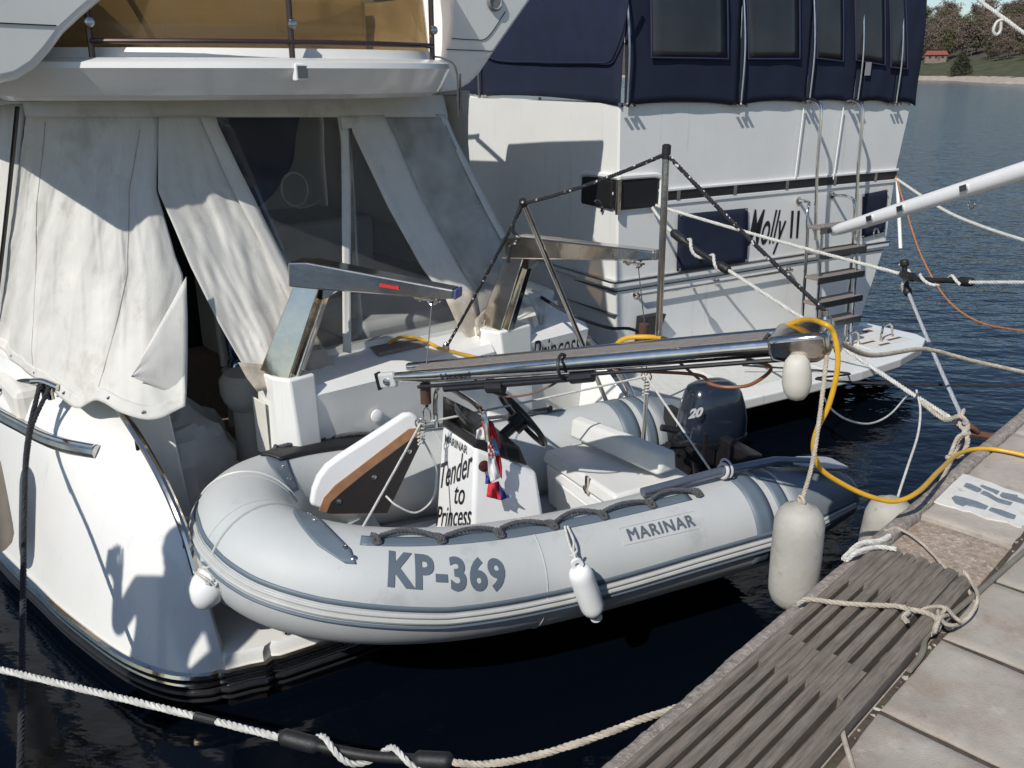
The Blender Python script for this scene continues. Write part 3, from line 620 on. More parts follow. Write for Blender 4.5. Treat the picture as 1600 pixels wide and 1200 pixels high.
# curved boarding handle low on the stern
for t in (-.50, 1.74):
    MB().tube(cr([YA(t, .50, .56), YA(t + .01, .60, .47), YA(t + .02, .665, .36), YA(t + .02, .66, .27)], 6), .014, 8).build('boarding_handle', CHR, ya)
# faint moulding lines and fittings on the port quarter
MB().tube(cr([YA.pt(40, 940, -1.13), YA.pt(60, 860, -1.12)], 2), .004, 6)
for (x, y, s) in ((78, 885, -1.14), ): MB().lathe(YA.pt(x, y, s) + V((0, 0, 0)), (-YA.t + YA.a * .4), [(-.03, .022), (.008, .022), (.012, .012)], 14).build('skin_fitting', GEL, ya)
# cleat with its mooring line
clp = YA(-1.0, -.64, 1.13)
cl = MB().tube(cr([clp + V((-.07, .03, .075)), clp + V((0, 0, .085)), clp + V((.09, -.045, .072))], 5), .016, 10)
cl.tube([clp, clp + UP * .08], .02, 10); cl.tube([clp + V((.03, -.015, 0)), clp + V((.03, -.015, .08))], .016, 10); cl.build('cleat', CHR, ya)
# ---- stern wall, pillars
tr_ = MB()
def tsec(t): 
    return [YA(t, -.04, .24), YA(t, -.01, .6), YA(t, .02, 1.0), YA(t, .035, 1.08), YA(t, .0, 1.12), YA(t, -.12, 1.145), YA(t, -.25, 1.17), YA(t, -.255, 1.205), YA(t, -.30, 1.205), YA(t, -.30, .3)]
tr_.loft([tsec(t) for t in (.05, .3, .8, 1.22)]); tw = tr_.build('transom', GEL, ya, angle=30)
tr_ = MB(); tr_.loft([tsec(t) for t in (1.49, 1.6, 1.98)]); tw2 = tr_.build('transom', GEL, ya, angle=30)
for (t0, t1) in ((-.13, .075), (1.19, 1.50)):
    mb = MB(); lo = [YA(t0 - .01, -.30, .24), YA(t1 + .01, -.30, .24), YA(t1 + .012, .06, .24), YA((t0 + t1) / 2, .11, .24), YA(t0 - .012, .05, .24)]
    hi = [YA(t0 + .012, -.22, 1.195), YA(t1, -.22, 1.195), YA(t1, .035, 1.195), YA(t0 + .06, .045, 1.195), YA(t0 + .012, -.05, 1.195)]
    mb.loft([lo, [p + (q - p) * .55 for p, q in zip(lo, hi)], hi]); pl_ = mb.build('davit_pillar', GEL, ya, angle=30, bevel=.012, bseg=3)
# recessed panel and step on the gate side of the port pillar
MB().box(YA, -.147, -.138, -.24, -.10, .75, 1.05).build('pillar_panel', GELI, ya, smooth=False, bevel=.004)
# inner panel beside the gate, gate sill
mb = MB(); mb.loft([[YA(-.735, -.50, z), YA(-.50, -.46 + (1.1 - z) * .25, z), YA(-.52, -.60, z), YA(-.735, -.62, z)] for z in (.26, .6, .9, 1.185)]); mb.build('gate_bulkhead', GEL, ya, angle=30, bevel=.01)
MB().box(YA, -.72, -.15, -.34, -.30, .24, .46).build('gate_step', GEL, ya, smooth=False, bevel=.01)
# drinks tray of teak on the coaming, little hull light and chrome ring
mb = MB(); P = [YA.loc(atz(x, y, 1.155)) for x, y in ((576, 546), (655, 530), (672, 538), (592, 556))]; mb.prism([YA(p[0], p[1], 1.15) for p in P], UP * .022); mb.build('teak_pad', TEAK, ya, smooth=False, bevel=.003)
MB().lathe(YA(.42, .018, .88), YA.a, [(0, .035), (.012, .035), (.018, .02)], 16).build('socket', WHP, tw)
MB().lathe(atz(583, 562, 1.12), UP, [(0, .008), (.02, .007)], 8).build('stud', BLKP, tw)
flat_letters('Princess', .16, YA(1.515, .0365, .925) , YA.t, UP, 'lettering', INK, tw2, width=.40, shear=.2)
# ---- cockpit
SOLE = mat('teak sole', (.20, .155, .12), .7, var=.3, vs=20, stretch=((8, 1, 1), R(-40)))
rows = [[YA(2.04, -1.25 - 2.1 * k / 10, 1.15 + 1.34 * j / 8) - YA.t * mnoise.noise(V((k * .8, j * .4, 1))) * .03 for k in range(11)] for j in range(9)]
MB().grid(rows).build('side_curtain', CANV, ya, solid=.004, angle=70)
fl_ = MB().box(YA, -.95, 2.2, -3.4, -.305, .34, .40).build('cockpit_sole', BLKP, ya, smooth=False)
pm = None
for k in range(34):
    t = -.93 + k * .0915
    if pm is None:
        mbp = MB(); mbp.box(YA, 0, .086, -3.38, -.31, 0, .012); o0 = YA(0, 0, 0); pm = mbp.mesh('sole_plank', o0); pm.materials.append(SOLE)
    piece('sole_plank', pm, None, fl_, YA(t, 0, .4005))
DARKW = mat('dark saloon door', (.03, .033, .04), .25, var=.4, vs=3)
MB().box(YA, -1.15, 2.35, -3.5, -3.42, .35, 2.5).build('saloon_bulkhead', DARKW, ya, smooth=False)
for t0, t1 in ((-1.16, -1.10), (2.28, 2.34)): MB().box(YA, t0, t1, -3.5, -1.5, .35, 1.2).build('cockpit_side', GELI, ya, smooth=False)
MB().box(YA, 1.72, 1.98, -2.6, -.31, .40, 1.13).build('cockpit_locker', GELI, ya, smooth=False, bevel=.04, bseg=3)
MB().box(YA, 2.0, 2.28, -3.4, -1.4, .40, 1.45).build('side_moulding', mat('cream moulding', (.5, .48, .43), .5, var=.06), ya, smooth=False, bevel=.05, bseg=3)
MB().box(YA, 1.25, 2.2, -3.419, -3.37, 1.35, 2.47).build('bulkhead_panel', GELI, ya, smooth=False, bevel=.03)
MB().box(YA, .75, 2.0, -3.36, -2.5, .40, 1.50).build('galley_unit', mat('cream moulding', (.5, .48, .43), .5, var=.06), ya, smooth=False, bevel=.05, bseg=3)
MB().box(YA, -1.1, -.76, -3.0, -.86, .4, 1.12).build('cockpit_locker', GELI, ya, smooth=False, bevel=.04)
# aft seat with cushion
se = MB().box(YA, .66, 1.70, -1.15, -.48, .40, 1.08).build('cockpit_seat', GELI, ya, smooth=False, bevel=.04, bseg=3)
MB().box(YA, .64, 1.71, -1.18, -.46, 1.085, 1.24).build('cushion', CUSH, se, bevel=.05, bseg=4)
sd = MB(); sd.lathe(YA(.06, -.80, .413), UP, [(0, .11), (.03, .10), (.06, .09), (.36, .09), (.41, .13), (.47, .15), (.54, .15), (.58, .12)], 20); sd.build('seat_pedestal', GELI, ya)
# blue hanging cover, chair, white coil
hang = mat('dark blue hanging cover', (.02, .028, .075), .8, var=.3, vs=5)
mb = MB(); rows = []
for j in range(14):
    f = j / 13; hw = .62 * math.sqrt(max(.02, 1 - f ** 2.4)); rows.append([YA(.62 + hw * (k / 10 - .5) * 2, -2.2 + mnoise.noise(V((k * .5, j * .3, 0))) * .06, 2.5 - f * .85) for k in range(11)])
mb.grid(rows).build('hanging_cover', hang, ya, solid=.01)
co = thing('hose_coil', YA.pa(460, 297, -1.7) - UP * .14, 'white hose coil hanging inside the yacht cockpit', 'hose'); cc = YA.pa(460, 296, -1.7)
mbc = MB(); mbc.torus(cc, YA.a + V((.2, .1, .1)), .108, .009, 30, 8, 1.0); mbc.tube(cr([cc + V((-.04, 0, -.1)), cc + V((.03, 0, -.12)), cc + V((.12, 0, -.10)), cc + V((.17, 0, -.07))], 5), .009, 8); mbc.build('coil', ROPW, co)
dc = thing('deck_chair', YA(.42, -1.25, .412), 'white plastic chair with blue striped cushion inside the yacht cockpit', 'chair')
def DC(t, a, z): return YA(.42 + t, -1.25 + a, .412 + z)
mb = MB(); mb.box(DC, -.24, .24, -.24, .24, .36, .41); mb.build('seat', GELI, dc, smooth=False, bevel=.02)
for sx in (-1, 1):
    for sy in (-1, 1): MB().bar(DC(sx * .21, sy * .21, 0), DC(sx * .2, sy * .2, .36), .04, .04).build('leg', GELI, dc, smooth=False, bevel=.008)
MB().hexa([DC(-.24, -.24, .41), DC(.24, -.24, .41), DC(.24, -.20, .41), DC(-.24, -.20, .41), DC(-.22, -.32, .85), DC(.22, -.32, .85), DC(.22, -.28, .85), DC(-.22, -.28, .85)]).build('backrest', GELI, dc, smooth=False, bevel=.02)
m, nt, b = nodes('blue striped cloth'); wv = nt.nodes.new('ShaderNodeTexWave'); wv.inputs['Scale'].default_value = 7; wv.inputs['Distortion'].default_value = 3; tcn = nt.nodes.new('ShaderNodeTexCoord'); nt.links.new(tcn.outputs['Object'], wv.inputs[0]); rr = nt.nodes.new('ShaderNodeValToRGB'); rr.color_ramp.elements[0].color = (.012, .09, .22, 1); rr.color_ramp.elements[1].color = (.35, .40, .45, 1); rr.color_ramp.elements[0].position = .55; nt.links.new(wv.outputs[0], rr.inputs[0]); nt.links.new(rr.outputs[0], b.inputs[0]); b.inputs['Roughness'].default_value = .9
MB().box(DC, -.21, .21, -.2, .22, .412, .47).build('seat_cushion', m, dc, bevel=.025, bseg=3)
MB().hexa([DC(-.2, -.20, .47), DC(.2, -.20, .47), DC(.2, -.15, .47), DC(-.2, -.15, .47), DC(-.2, -.28, .95), DC(.2, -.28, .95), DC(.2, -.23, .95), DC(-.2, -.23, .95)]).build('back_cushion', m, dc, bevel=.025, bseg=3)
# crumpled grey tarpaulin on the sole
tp = MB(); rows = []
tc0 = YA(-.36, -.86, .405)
for j in range(17):
    th = math.pi / 2 * j / 16; row = []
    for k in range(40):
        g = 2 * math.pi * k / 40; d = V((math.cos(g), math.sin(g), 0)); rr_ = (.36 + .1 * mnoise.noise(d * 1.3)) * math.cos(th)
        p = tc0 + d * rr_ + UP * (.46 * math.sin(th)); nz = mnoise.noise(p * 4.5) * .09 + abs(mnoise.noise(p * 9)) * .05; q = p + (d * math.cos(th) + UP * math.sin(th)) * nz; q.z = max(q.z, .413); row.append(q)
    rows.append(row)
tp.grid(rows, True); tag(tp.build('tarpaulin', mat('grey tarpaulin', (.68, .67, .64), .7, var=.12, vs=8), angle=25), 'crumpled grey tarpaulin heaped on the yacht cockpit sole', 'tarpaulin')
# ---- flybridge
fly = MB()
FA = [(-1.20, -.60), (-1.0, -.45), (-.72, -.24), (-.45, -.05), (-.2, .10), (.1, .20), (.4, .24), (.7, .20), (.9, .08), (1.05, -.10), (1.2, -.32), (1.36, -.58)]
FC = cr([V((t, a_, 0)) for t, a_ in FA], 4)
def fa(t):
    for p, q in zip(FC, FC[1:]):
        if t <= q.x: return p.y + (q.y - p.y) * (t - p.x) / (q.x - p.x)
    return FC[-1].y
secs_ = [[YA(p.x, p.y + da, z) for da, z in ((-.15, 2.505), (-.115, 2.512), (-.075, 2.55), (-.03, 2.60), (-.008, 2.622), (-.012, 2.645), (-.07, 2.664))] + [YA(p.x * .9 + .06, -4.2, 2.662), YA(p.x * .9 + .06, -4.2, 2.48), YA(p.x, p.y - .18, 2.49)] for p in FC]
fly.loft(secs_); fb = fly.build('flybridge', GEL, ya, angle=30)
# starboard side of the flybridge with its coaming and rail
mb = MB(); mb.loft([[YA(1.3, a_, 2.49), YA(w_, a_, 2.49), YA(w_ + .03, a_, 2.62), YA(w_, a_, zt), YA(w_ - .08, a_, zt), YA(w_ - .12, a_, 2.66), YA(1.3, a_, 2.66)] for a_, w_, zt in ((-1.45, 1.96, 2.90), (-1.9, 2.04, 2.88), (-2.4, 2.10, 2.84), (-4.2, 2.12, 2.84))]); mb.build('side_coaming', GEL, fb, angle=35)
MB().tube(cr([YA(2.02, -1.75, 2.86), YA(2.05, -2.2, 3.06), YA(2.06, -2.3, 3.07), YA(2.07, -3.9, 3.07)], 5), .016, 8).build('side_rail', CHR, fb)
mb = MB(); mb.loft([[YA(-.2, a_, 2.49), YA(w_, a_, 2.49), YA(w_ - .03, a_, 2.62), YA(w_, a_, 2.84), YA(w_ + .08, a_, 2.84), YA(w_ + .12, a_, 2.66), YA(-.2, a_, 2.66)] for a_, w_ in ((-1.75, -1.0), (-2.4, -1.06), (-4.2, -1.1))]); mb.build('side_coaming', GEL, fb, angle=35)
MB().tube([YA(-1.1, -.60, 2.485), YA(1.45, -.60, 2.485)], .011, 8).build('canvas_track', CHRD, fb)
def wingpx(px, a, dep, name):
    return MB().prism([YA.pa(x, y, a) for x, y in px], -YA.a * dep).build(name, GEL, fb, smooth=True, angle=30, bevel=.035, bseg=4)
wingpx([(-120, 134), (0, 131), (30, 124), (58, 106), (80, 82), (102, 52), (130, 26), (170, -8), (240, -60), (-120, -60)], -.22, 1.2, 'port_wing')
wr = wingpx([(690, 104), (700, 70), (706, 30), (706, -10), (838, -10), (830, 0), (775, 78), (752, 112), (735, 130), (716, 141), (690, 144)], -.52, 1.2, 'starboard_wing')
MB().lathe(YA.pa(772, 2, -.517), YA.a, [(0, .055), (.012, .055), (.02, .045), (.012, .04), (.012, 0.001)], 20).build('speaker', mat('grey speaker mesh', (.2, .2, .2), .6, var=.4, vs=200), wr)
MB().tube(cr([YA.pa(706, 60, -.518), YA.pa(740, 62, -.518), YA.pa(762, 58, -.518), YA.pa(790, 18, -.518)], 5), .0025, 6).build('panel_seam', BLKP, wr)
MB().tube([YA.pa(697, 77, -.518), YA.pa(772, 80, -.518)], .0025, 6).build('panel_seam', BLKP, wr)
MB().tube([YA.pa(-40, 34, -.217), YA.pa(88, 40, -.217)], .0025, 6).build('panel_seam', BLKP, fb)
mb = MB(); p = YA.pa(476, 113, .20); t_, a_, z_ = YA.loc(p); fy = fa(t_) - .012; mb.box(YA, t_ - .032, t_ + .032, fy - .03, fy + .006, z_ - .034, z_ + .034); nl = mb.build('light_bezel', WHP, fb, smooth=False, bevel=.004)
MB().box(YA, t_ - .024, t_ + .024, fy, fy + .0085, z_ - .024, z_ + .026).build('light_lens', mat('grey lens', (.12, .13, .13), .3), nl, smooth=False)
# amber wind screen
AMB = film('amber acrylic', (.66, .53, .34), (.36, .28, .17, .20), .04, .06)
ST_ = [-.98 + 2.16 * k / 24 for k in range(25)]
rows = [[YA(t, fa(t) - .20 - .10 * f, 2.70 + .62 * f) for t in ST_] for f in (0, .5, 1)]
MB().grid(rows).build('wind_screen', AMB, fb, solid=.008)
MB().loft([[YA(t, fa(t) - .24, 2.655), YA(t, fa(t) - .15, 2.655), YA(t, fa(t) - .17, 2.705), YA(t, fa(t) - .23, 2.705)] for t in ST_]).build('screen_sill', GEL, fb, angle=40)
rp = []
DKR = mat('brown tinted rail', (.10, .07, .065), .25, .7)
def t_at(px, y):
    best = None
    for k in range(400):
        t = -1.15 + 2.45 * k / 400; p = YA(t, fa(t) - .10, 2.66) - EYE; x = 800 + FPX * p.x / (p.y * cP - p.z * sP)
        if best is None or abs(x - px) < best[0]: best = (abs(x - px), t)
    return best[1]
rp = [t_at(x, 86) for x in (146, 456, 676)]
for t_ in rp:
    a_ = fa(t_) - .10
    po = MB().tube([YA(t_, a_, 2.645), YA(t_ + .02, a_ - .03, 3.3)], .013, 10).build('rail_post', DKR, fb)
    MB().lathe(YA(t_, a_, 2.64), UP, [(0, .028), (.012, .028), (.02, .014)], 12).build('rail_base', CHRD, po)
    MB().lathe(YA(t_ + .005, a_ + .003, 2.80), YA.a, [(0, .02), (.015, .02), (.02, .01)], 10).build('rail_boss', CHRD, po)
MB().tube([YA(rp[0] + (rp[2] - rp[0]) * k / 24, fa(rp[0] + (rp[2] - rp[0]) * k / 24) - .10, 2.728) for k in range(25)], .012, 10).build('guard_rail', DKR, fb)
ra = fa(rp[2]) - .10
MB().tube(cr([YA(rp[2], ra, 2.68), YA(rp[2] + .03, ra + .05, 2.67), YA(rp[2] + .07, ra + .10, 2.62), YA(rp[2] + .08, ra + .10, 2.42), YA(rp[2] + .09, ra + .10, 2.41), YA(rp[2] + .095, ra + .1, 2.6)], 6), .005, 6).build('lashing', ROPG, fb)
# what stands on the flybridge behind the screen
FBC = mat('flybridge cushion', (.56, .52, .44), .7, var=.06, vs=6)
sb_ = MB().box(YA, -.75, 1.3, -1.9, -1.3, 2.665, 3.05).build('flybridge_seat', FBC, fb, smooth=False, bevel=.05, bseg=3)
MB().hexa([YA(-.75, -1.95, 3.06), YA(1.3, -1.95, 3.06), YA(1.3, -1.78, 3.06), YA(-.75, -1.78, 3.06), YA(-.75, -2.1, 3.6), YA(1.3, -2.1, 3.6), YA(1.3, -1.98, 3.6), YA(-.75, -1.98, 3.6)]).build('flybridge_backrest', FBC, fb, smooth=False, bevel=.04)
MB().tube(cr([YA(-.72, -.95, 2.66), YA(-.72, -.95, 2.95), YA(-.66, -.95, 3.03), YA(-.35, -.95, 3.03), YA(-.28, -.95, 2.98), YA(-.12, -.95, 2.66)], 6), .015, 8).build('flybridge_ladder_hoop', CHRD, fb)
# ---- cockpit curtains
QN = (YA.a * 1.28 + UP * .43).normalized(); QO = YA(0, -.6, 2.48)
def Q(x, y, off=0): return onp(x, y, QO + QN * off, QN)
def poly_at(pts, f):
    L_ = [0]
    for p, q in zip(pts, pts[1:]): L_.append(L_[-1] + (q - p).length)
    d = f * L_[-1]
    for i in range(len(pts) - 1):
        if d <= L_[i + 1] + 1e-9: return pts[i].lerp(pts[i + 1], (d - L_[i]) / max(1e-9, L_[i + 1] - L_[i]))
    return pts[-1]
def strip_px(le, re, name, m, parent, off=0, nr=24, nc=8, fold=.01, seed=0, solid=.004):
    le = [V((x, y, 0)) for x, y in le]; re = [V((x, y, 0)) for x, y in re]; rows = []
    for j in range(nr + 1):
        f = j / nr; l = poly_at(le, f); r_ = poly_at(re, f); row = []
        for k in range(nc + 1):
            c = l.lerp(r_, k / nc); kk = k * 8 / nc; w_ = mnoise.noise(V((kk * .6 + seed * 3, f * 1.7, seed))) * fold + mnoise.noise(V((kk * 1.5 + f * 5, f * 5, seed + 9))) * fold * .4 + max(0, .28 - abs(mnoise.noise(V((kk * .9 - f * 2, f * 2.2, seed + 4))))) * fold * 1.3
            row.append(Q(c.x, c.y, off + w_ * (.3 + f)))
        rows.append(row)
    return MB().grid(rows).build(name, m, parent, solid=solid, angle=70)
hd = strip_px([(30, 141), (40, 183)], [(690, 139), (700, 183)], 'curtain_header', CANV, ya, .008, 6, 40, .006, 1)
for x, y in ((108, 146), (247, 147), (341, 150), (497, 152), (562, 150), (637, 150)): MB().lathe(Q(x, y, .01), QN, [(0, .009), (.006, .009), (.009, .004)], 10).build('snap_fastener', CHRD, hd)
# big loose curtain on the port corner
T0, T1 = YA(-.87, -.60, 2.47), Q(248, 182)
bot = cr([YA(-1.03, -1.50, 1.20), YA(-1.005, -1.02, 1.18), YA(-.965, -.62, 1.165), YA(-.925, -.42, 1.125), YA(-.86, -.30, 1.185), YA(-.80, -.14, 1.155), YA(-.70, -.03, 1.13), YA(-.565, .0, 1.17)], 6)
rt = [Q(248, 182), Q(244, 298), Q(258, 345), Q(274, 400), Q(286, 430), Q(288, 500), YA(-.565, .0, 1.17)]
rows = []; NR, NC = 84, 120
def ridge(x): return 1 - abs(x) * 2
for j in range(NR + 1):
    f = j / NR; row = []
    for k in range(NC + 1):
        g = k / NC; tp_ = T0.lerp(T1, g); bt = poly_at(bot, g); p = tp_.lerp(bt, f); p += (poly_at(rt, f) - T1.lerp(rt[-1], f)) * g ** 3
        out = (-YA.t * (1 - g) + YA.a * (.35 + g)).normalized(); e_ = min(1, (1 - f) * 6 + .35)
        bl = math.sin(math.pi * f) * .035 * math.sin(math.pi * min(1, g * 1.1))
        gw = g + .03 * mnoise.noise(V((g * 3, f * 2, 8)))                     # folds wander a little
        fo = .013 * math.sin(gw * 34 + f * 3) * (.12 + f) * e_ + .010 * math.sin(gw * 15 - f * 3) * f * e_
        fo += .016 * (.2 + f) * 0.5 * max(0, ridge(mnoise.noise(V((gw * 11 - f * 1.2, f * 1.1, 2)))) - .72) * 3 * e_      # sharp long creases
        fo += .003 * max(0, ridge(mnoise.noise(V((gw * 20 + f * 7, f * 6, 5)))) - .7) * 3                          # short cross creases
        fo += mnoise.noise(V((g * 26, f * 16, 7))) * .002 + mnoise.noise(V((g * 8, f * 5, 1))) * .012 * f
        row.append(p + out * (bl + fo))
    rows.append(row)
cu1 = MB().grid(rows).build('port_curtain', CANV, ya, solid=.004, angle=70)
# weighted hem of the curtain
hem = [[rows[NR - i][k] + V((0, 0, 0)) + (-YA.t * .3 + YA.a * .5).normalized() * .006 for k in range(NC + 1)] for i in (0, 1, 2, 3, 4)]
MB().grid(hem).build('curtain_hem', CANVD if False else CANV, cu1, solid=.004, angle=70)
for k in (20, 44, 68, 92, 106): MB().lathe(rows[NR - 2][k] + YA.a * .010, YA.a - YA.t * .4, [(0, .009), (.006, .009), (.009, .004)], 10).build('snap_fastener', CHRD, cu1)
# seam lines and the turned-back flap
for k0, k1 in ((16, 44), (104, 86)):
    pts_ = []
    for j in range(4, NR - 3):
        kk = k0 + (k1 - k0) * j / NR; ki = int(kk); pts_.append(rows[j][ki].lerp(rows[j][min(ki + 1, NC)], kk - ki) + (YA.a * .8 - YA.t * .5) * .002)
    MB().tube(pts_, .0028, 5).build('curtain_seam', CANVD, cu1)
A_ = Q(205, 588, .08); B_ = Q(291, 432, .09); C_ = Q(291, 625, .085); D_ = Q(287, 612, .085)
fr_ = []
for j in range(11):
    f = j / 10; fr_.append([A_.lerp(B_, f).lerp(A_.lerp(C_, f), k / 10) + QN * (.02 * math.sin(math.pi * k / 10) * f + mnoise.noise(V((j * .5, k * .4, 3))) * .008) for k in range(11)])
MB().grid(fr_).build('curtain_flap', CANV, cu1, solid=.004, angle=70)
# forward side curtain of the port side
rows = [[YA(-1.02 + .16 * f * 0 + (.15 * (1 - f)) , -1.52 - 1.6 * k / 10 + .9 * (1 - f) * (1 - k / 10), 1.2 + 1.28 * (1 - f)) - YA.t * mnoise.noise(V((k * .8, f * 2, 1))) * .02 for k in range(11)] for f in [j / 12 for j in range(13)]]
MB().grid(rows).build('side_curtain', CANV, ya, solid=.004, angle=70)
MB().tube([YA(-.875 - .155 * f, -.64 - .89 * f + .03 * math.sin(3 * f), 2.46 - 1.26 * f) + (YA.a * .2 - YA.t) * .03 for f in [j / 12 for j in range(13)]], .011, 6).build('curtain_zip', BLKP, cu1)
# second curtain panel, its edging strap
cu2 = strip_px([(248, 182), (247, 298), (272, 355), (298, 417), (341, 503), (392, 592), (404, 610)], [(335, 182), (372, 260), (420, 360), (466, 462), (480, 500), (470, 590)], 'curtain_panel', CANV, ya, .012, 70, 34, .024, 4)
strip_px([(313, 182), (322, 205), (360, 290), (405, 375), (452, 470), (455, 480)], [(337, 182), (345, 207), (392, 300), (434, 385), (472, 462), (478, 475)], 'curtain_strap', CANV, cu2, .034, 24, 3, .008, 6)
strip_px([(372, 566), (385, 590), (402, 612)], [(440, 572), (438, 592), (428, 606)], 'curtain_hem', CANVD, cu2, .026, 6, 5, .01, 7)
strip_px([(468, 500), (478, 590)], [(480, 498), (528, 580)], 'curtain_hem', CANVD, cu2, .0, 6, 4, .01, 7)
# zip strap hanging between the windows, starboard curtain band, clear panes
cu3 = strip_px([(527, 182), (533, 220), (534, 300), (535, 420), (536, 550)], [(543, 182), (545, 220), (548, 300), (548, 420), (549, 552)], 'window_strap', CANV, ya, .01, 20, 3, .008, 8)
strip_px([(530, 183), (535, 203)], [(553, 182), (556, 198)], 'strap_patch', CANV, cu3, .02, 3, 3, .002, 8)
cu4 = strip_px([(546, 182), (550, 205), (607, 325), (660, 420), (706, 478), (730, 520)], [(600, 180), (618, 218), (652, 298), (700, 385), (745, 460), (752, 520)], 'starboard_curtain', CANV, ya, .012, 30, 8, .016, 11)
strip_px([(697, 468), (716, 510), (735, 536)], [(738, 452), (750, 500), (752, 536)], 'curtain_hem', CANVD, cu4, .026, 6, 5, .01, 12)
CLR = film('clear window vinyl', (.88, .88, .88), (.40, .39, .37, .06), .014, .08); CLR2 = film('scuffed window vinyl', (.80, .80, .78), (.74, .72, .67, .50), .02, .18)
strip_px([(337, 182), (392, 300), (470, 465), (490, 548)], [(528, 182), (534, 300), (536, 420), (537, 540)], 'window', CLR, ya, .004, 16, 6, .01, 13, .002)
strip_px([(547, 182), (548, 300), (549, 420), (550, 538)], [(549, 203), (607, 325), (660, 420), (716, 500)], 'window', CLR, ya, .004, 16, 6, .01, 14, .002)
w3 = strip_px([(600, 180), (618, 218), (652, 298), (700, 385), (745, 460), (752, 500)], [(690, 178), (705, 215), (732, 270), (765, 335), (800, 400), (815, 440)], 'window', CLR2, ya, .004, 20, 10, .03, 15, .003)
strip_px([(686, 178), (702, 215), (730, 272), (764, 340), (800, 405), (812, 440)], [(696, 178), (710, 213), (738, 268), (772, 333), (806, 396), (822, 438)], 'curtain_edge', CANV, w3, .012, 20, 2, .01, 16)
# loose canvas bunched at the starboard davit foot
strip_px([(742, 500), (745, 525), (770, 528)], [(800, 440), (775, 480), (785, 515)], 'bunched_canvas', CANVD, ya, .07, 10, 8, .05, 17)
strip_px([(802, 440), (830, 470), (845, 512)], [(830, 440), (868, 455), (850, 505)], 'bunched_canvas', CANV, ya, .04, 10, 8, .05, 18)
# ---- davits
def davit(base, elbow, tip, name, label, capm, first):
    d = tip - elbow; hd_ = V((d.x, d.y, 0)).normalized(); px_ = hd_.cross(UP)
    dv_ = thing(name, base, label, 'davit', 'steel davits on the yacht stern')
    def ring(c, w_, h_, up): s = px_ * (w_ / 2); u = up * (h_ / 2); return [c - s - u, c + s - u, c + s + u, c - s + u]
    cu_ = (elbow - base).normalized(); upc = hd_ - cu_ * hd_.dot(cu_); upc.normalize()
    MB().loft([ring(base, .12, .17, upc), ring(elbow - UP * .03 + hd_ * .04, .10, .13, upc)]).build('column', CHR, dv_, smooth=False, bevel=.006, bseg=2)
    MB().loft([ring(base + hd_ * .02 + upc * .06, .055, .07, upc), ring(elbow - UP * .10 + hd_ * .04 + upc * .04, .05, .06, upc)]).build('column_rib', CHR, dv_, smooth=False, bevel=.005)
    ad = d.normalized(); au = px_.cross(ad); au = au if au.z > 0 else -au
    b0 = elbow - ad * .06
    MB().loft([ring(b0 - au * .01, .13, .12, au), ring(b0 + ad * .10, .125, .13, au), ring(tip - ad * .1 + au * .015, .085, .06, au), ring(tip + au * .02, .08, .045, au)]).build('arm', CHR, dv_, smooth=False, bevel=.008, bseg=2)
    MB().loft([ring(tip + au * .02, .082, .048, au), ring(tip + ad * .014 + au * .02, .078, .044, au)]).build('end_cap', capm, dv_, smooth=False, bevel=.004)
    # gusset under the elbow, winch handle, sheaves
    MB().prism([elbow + hd_ * .05 - UP * .16 - px_ * .03, elbow + hd_ * .20 - UP * .055 - px_ * .03, elbow + hd_ * .05 - UP * .055 - px_ * .03], px_ * .06).build('gusset', CHR, dv_, smooth=False)
    MB().tube([elbow - UP * .055 - px_ * .07 + hd_ * k * .045 for k in range(4)], .012, 8).build('cam_lever', BLKP, dv_)
    sh = tip - ad * .12 - au * .035
    s_ = MB(); s_.torus(sh, px_, .022, .006, 16, 6); s_.torus(sh - ad * .06 + au * .004, px_, .016, .005, 16, 6); s_.tube([sh - ad * .09, sh + ad * .04], .006, 6); s_.build('sheave', CHR, dv_)
    return dv_, sh, ad, au, px_
BLUEC = mat('blue plastic cap', (.06, .09, .25), .4); 
eL = YA.pa(478, 425, -.03); tL = atz(713, 464, 1.63); bL = YA(-.05, -.09, 1.196)
eR = YA.pa(806, 384, -.03); tR = atz(1028, 404, 1.71); bR = YA(1.32, -.07, 1.196)
dL = davit(bL, eL, tL, 'davit', 'polished steel davit with blue end cap and red sticker', BLUEC, True)
dR = davit(bR, eR, tR, 'davit', 'polished steel davit standing beside the bunched stained canvas', CHR, False)
p = eL.lerp(tL, .60); mb = MB(); n_ = -dL[4] if (-dL[4]).dot(-p) > 0 else dL[4]
nc = n_ if n_.dot(EYE - p) > 0 else -n_
c0 = p + nc * .0535 + dL[3] * .012; mb.hexa([c0 - dL[2] * .05 - dL[3] * .008, c0 + dL[2] * .05 - dL[3] * .008, c0 + dL[2] * .05 - dL[3] * .008 + nc * .001, c0 - dL[2] * .05 - dL[3] * .008 + nc * .001, c0 - dL[2] * .05 + dL[3] * .008, c0 + dL[2] * .05 + dL[3] * .008, c0 + dL[2] * .05 + dL[3] * .008 + nc * .001, c0 - dL[2] * .05 + dL[3] * .008 + nc * .001]); mb.build('sticker', mat('red sticker', (.5, .03, .03), .5), dL[0], smooth=False)
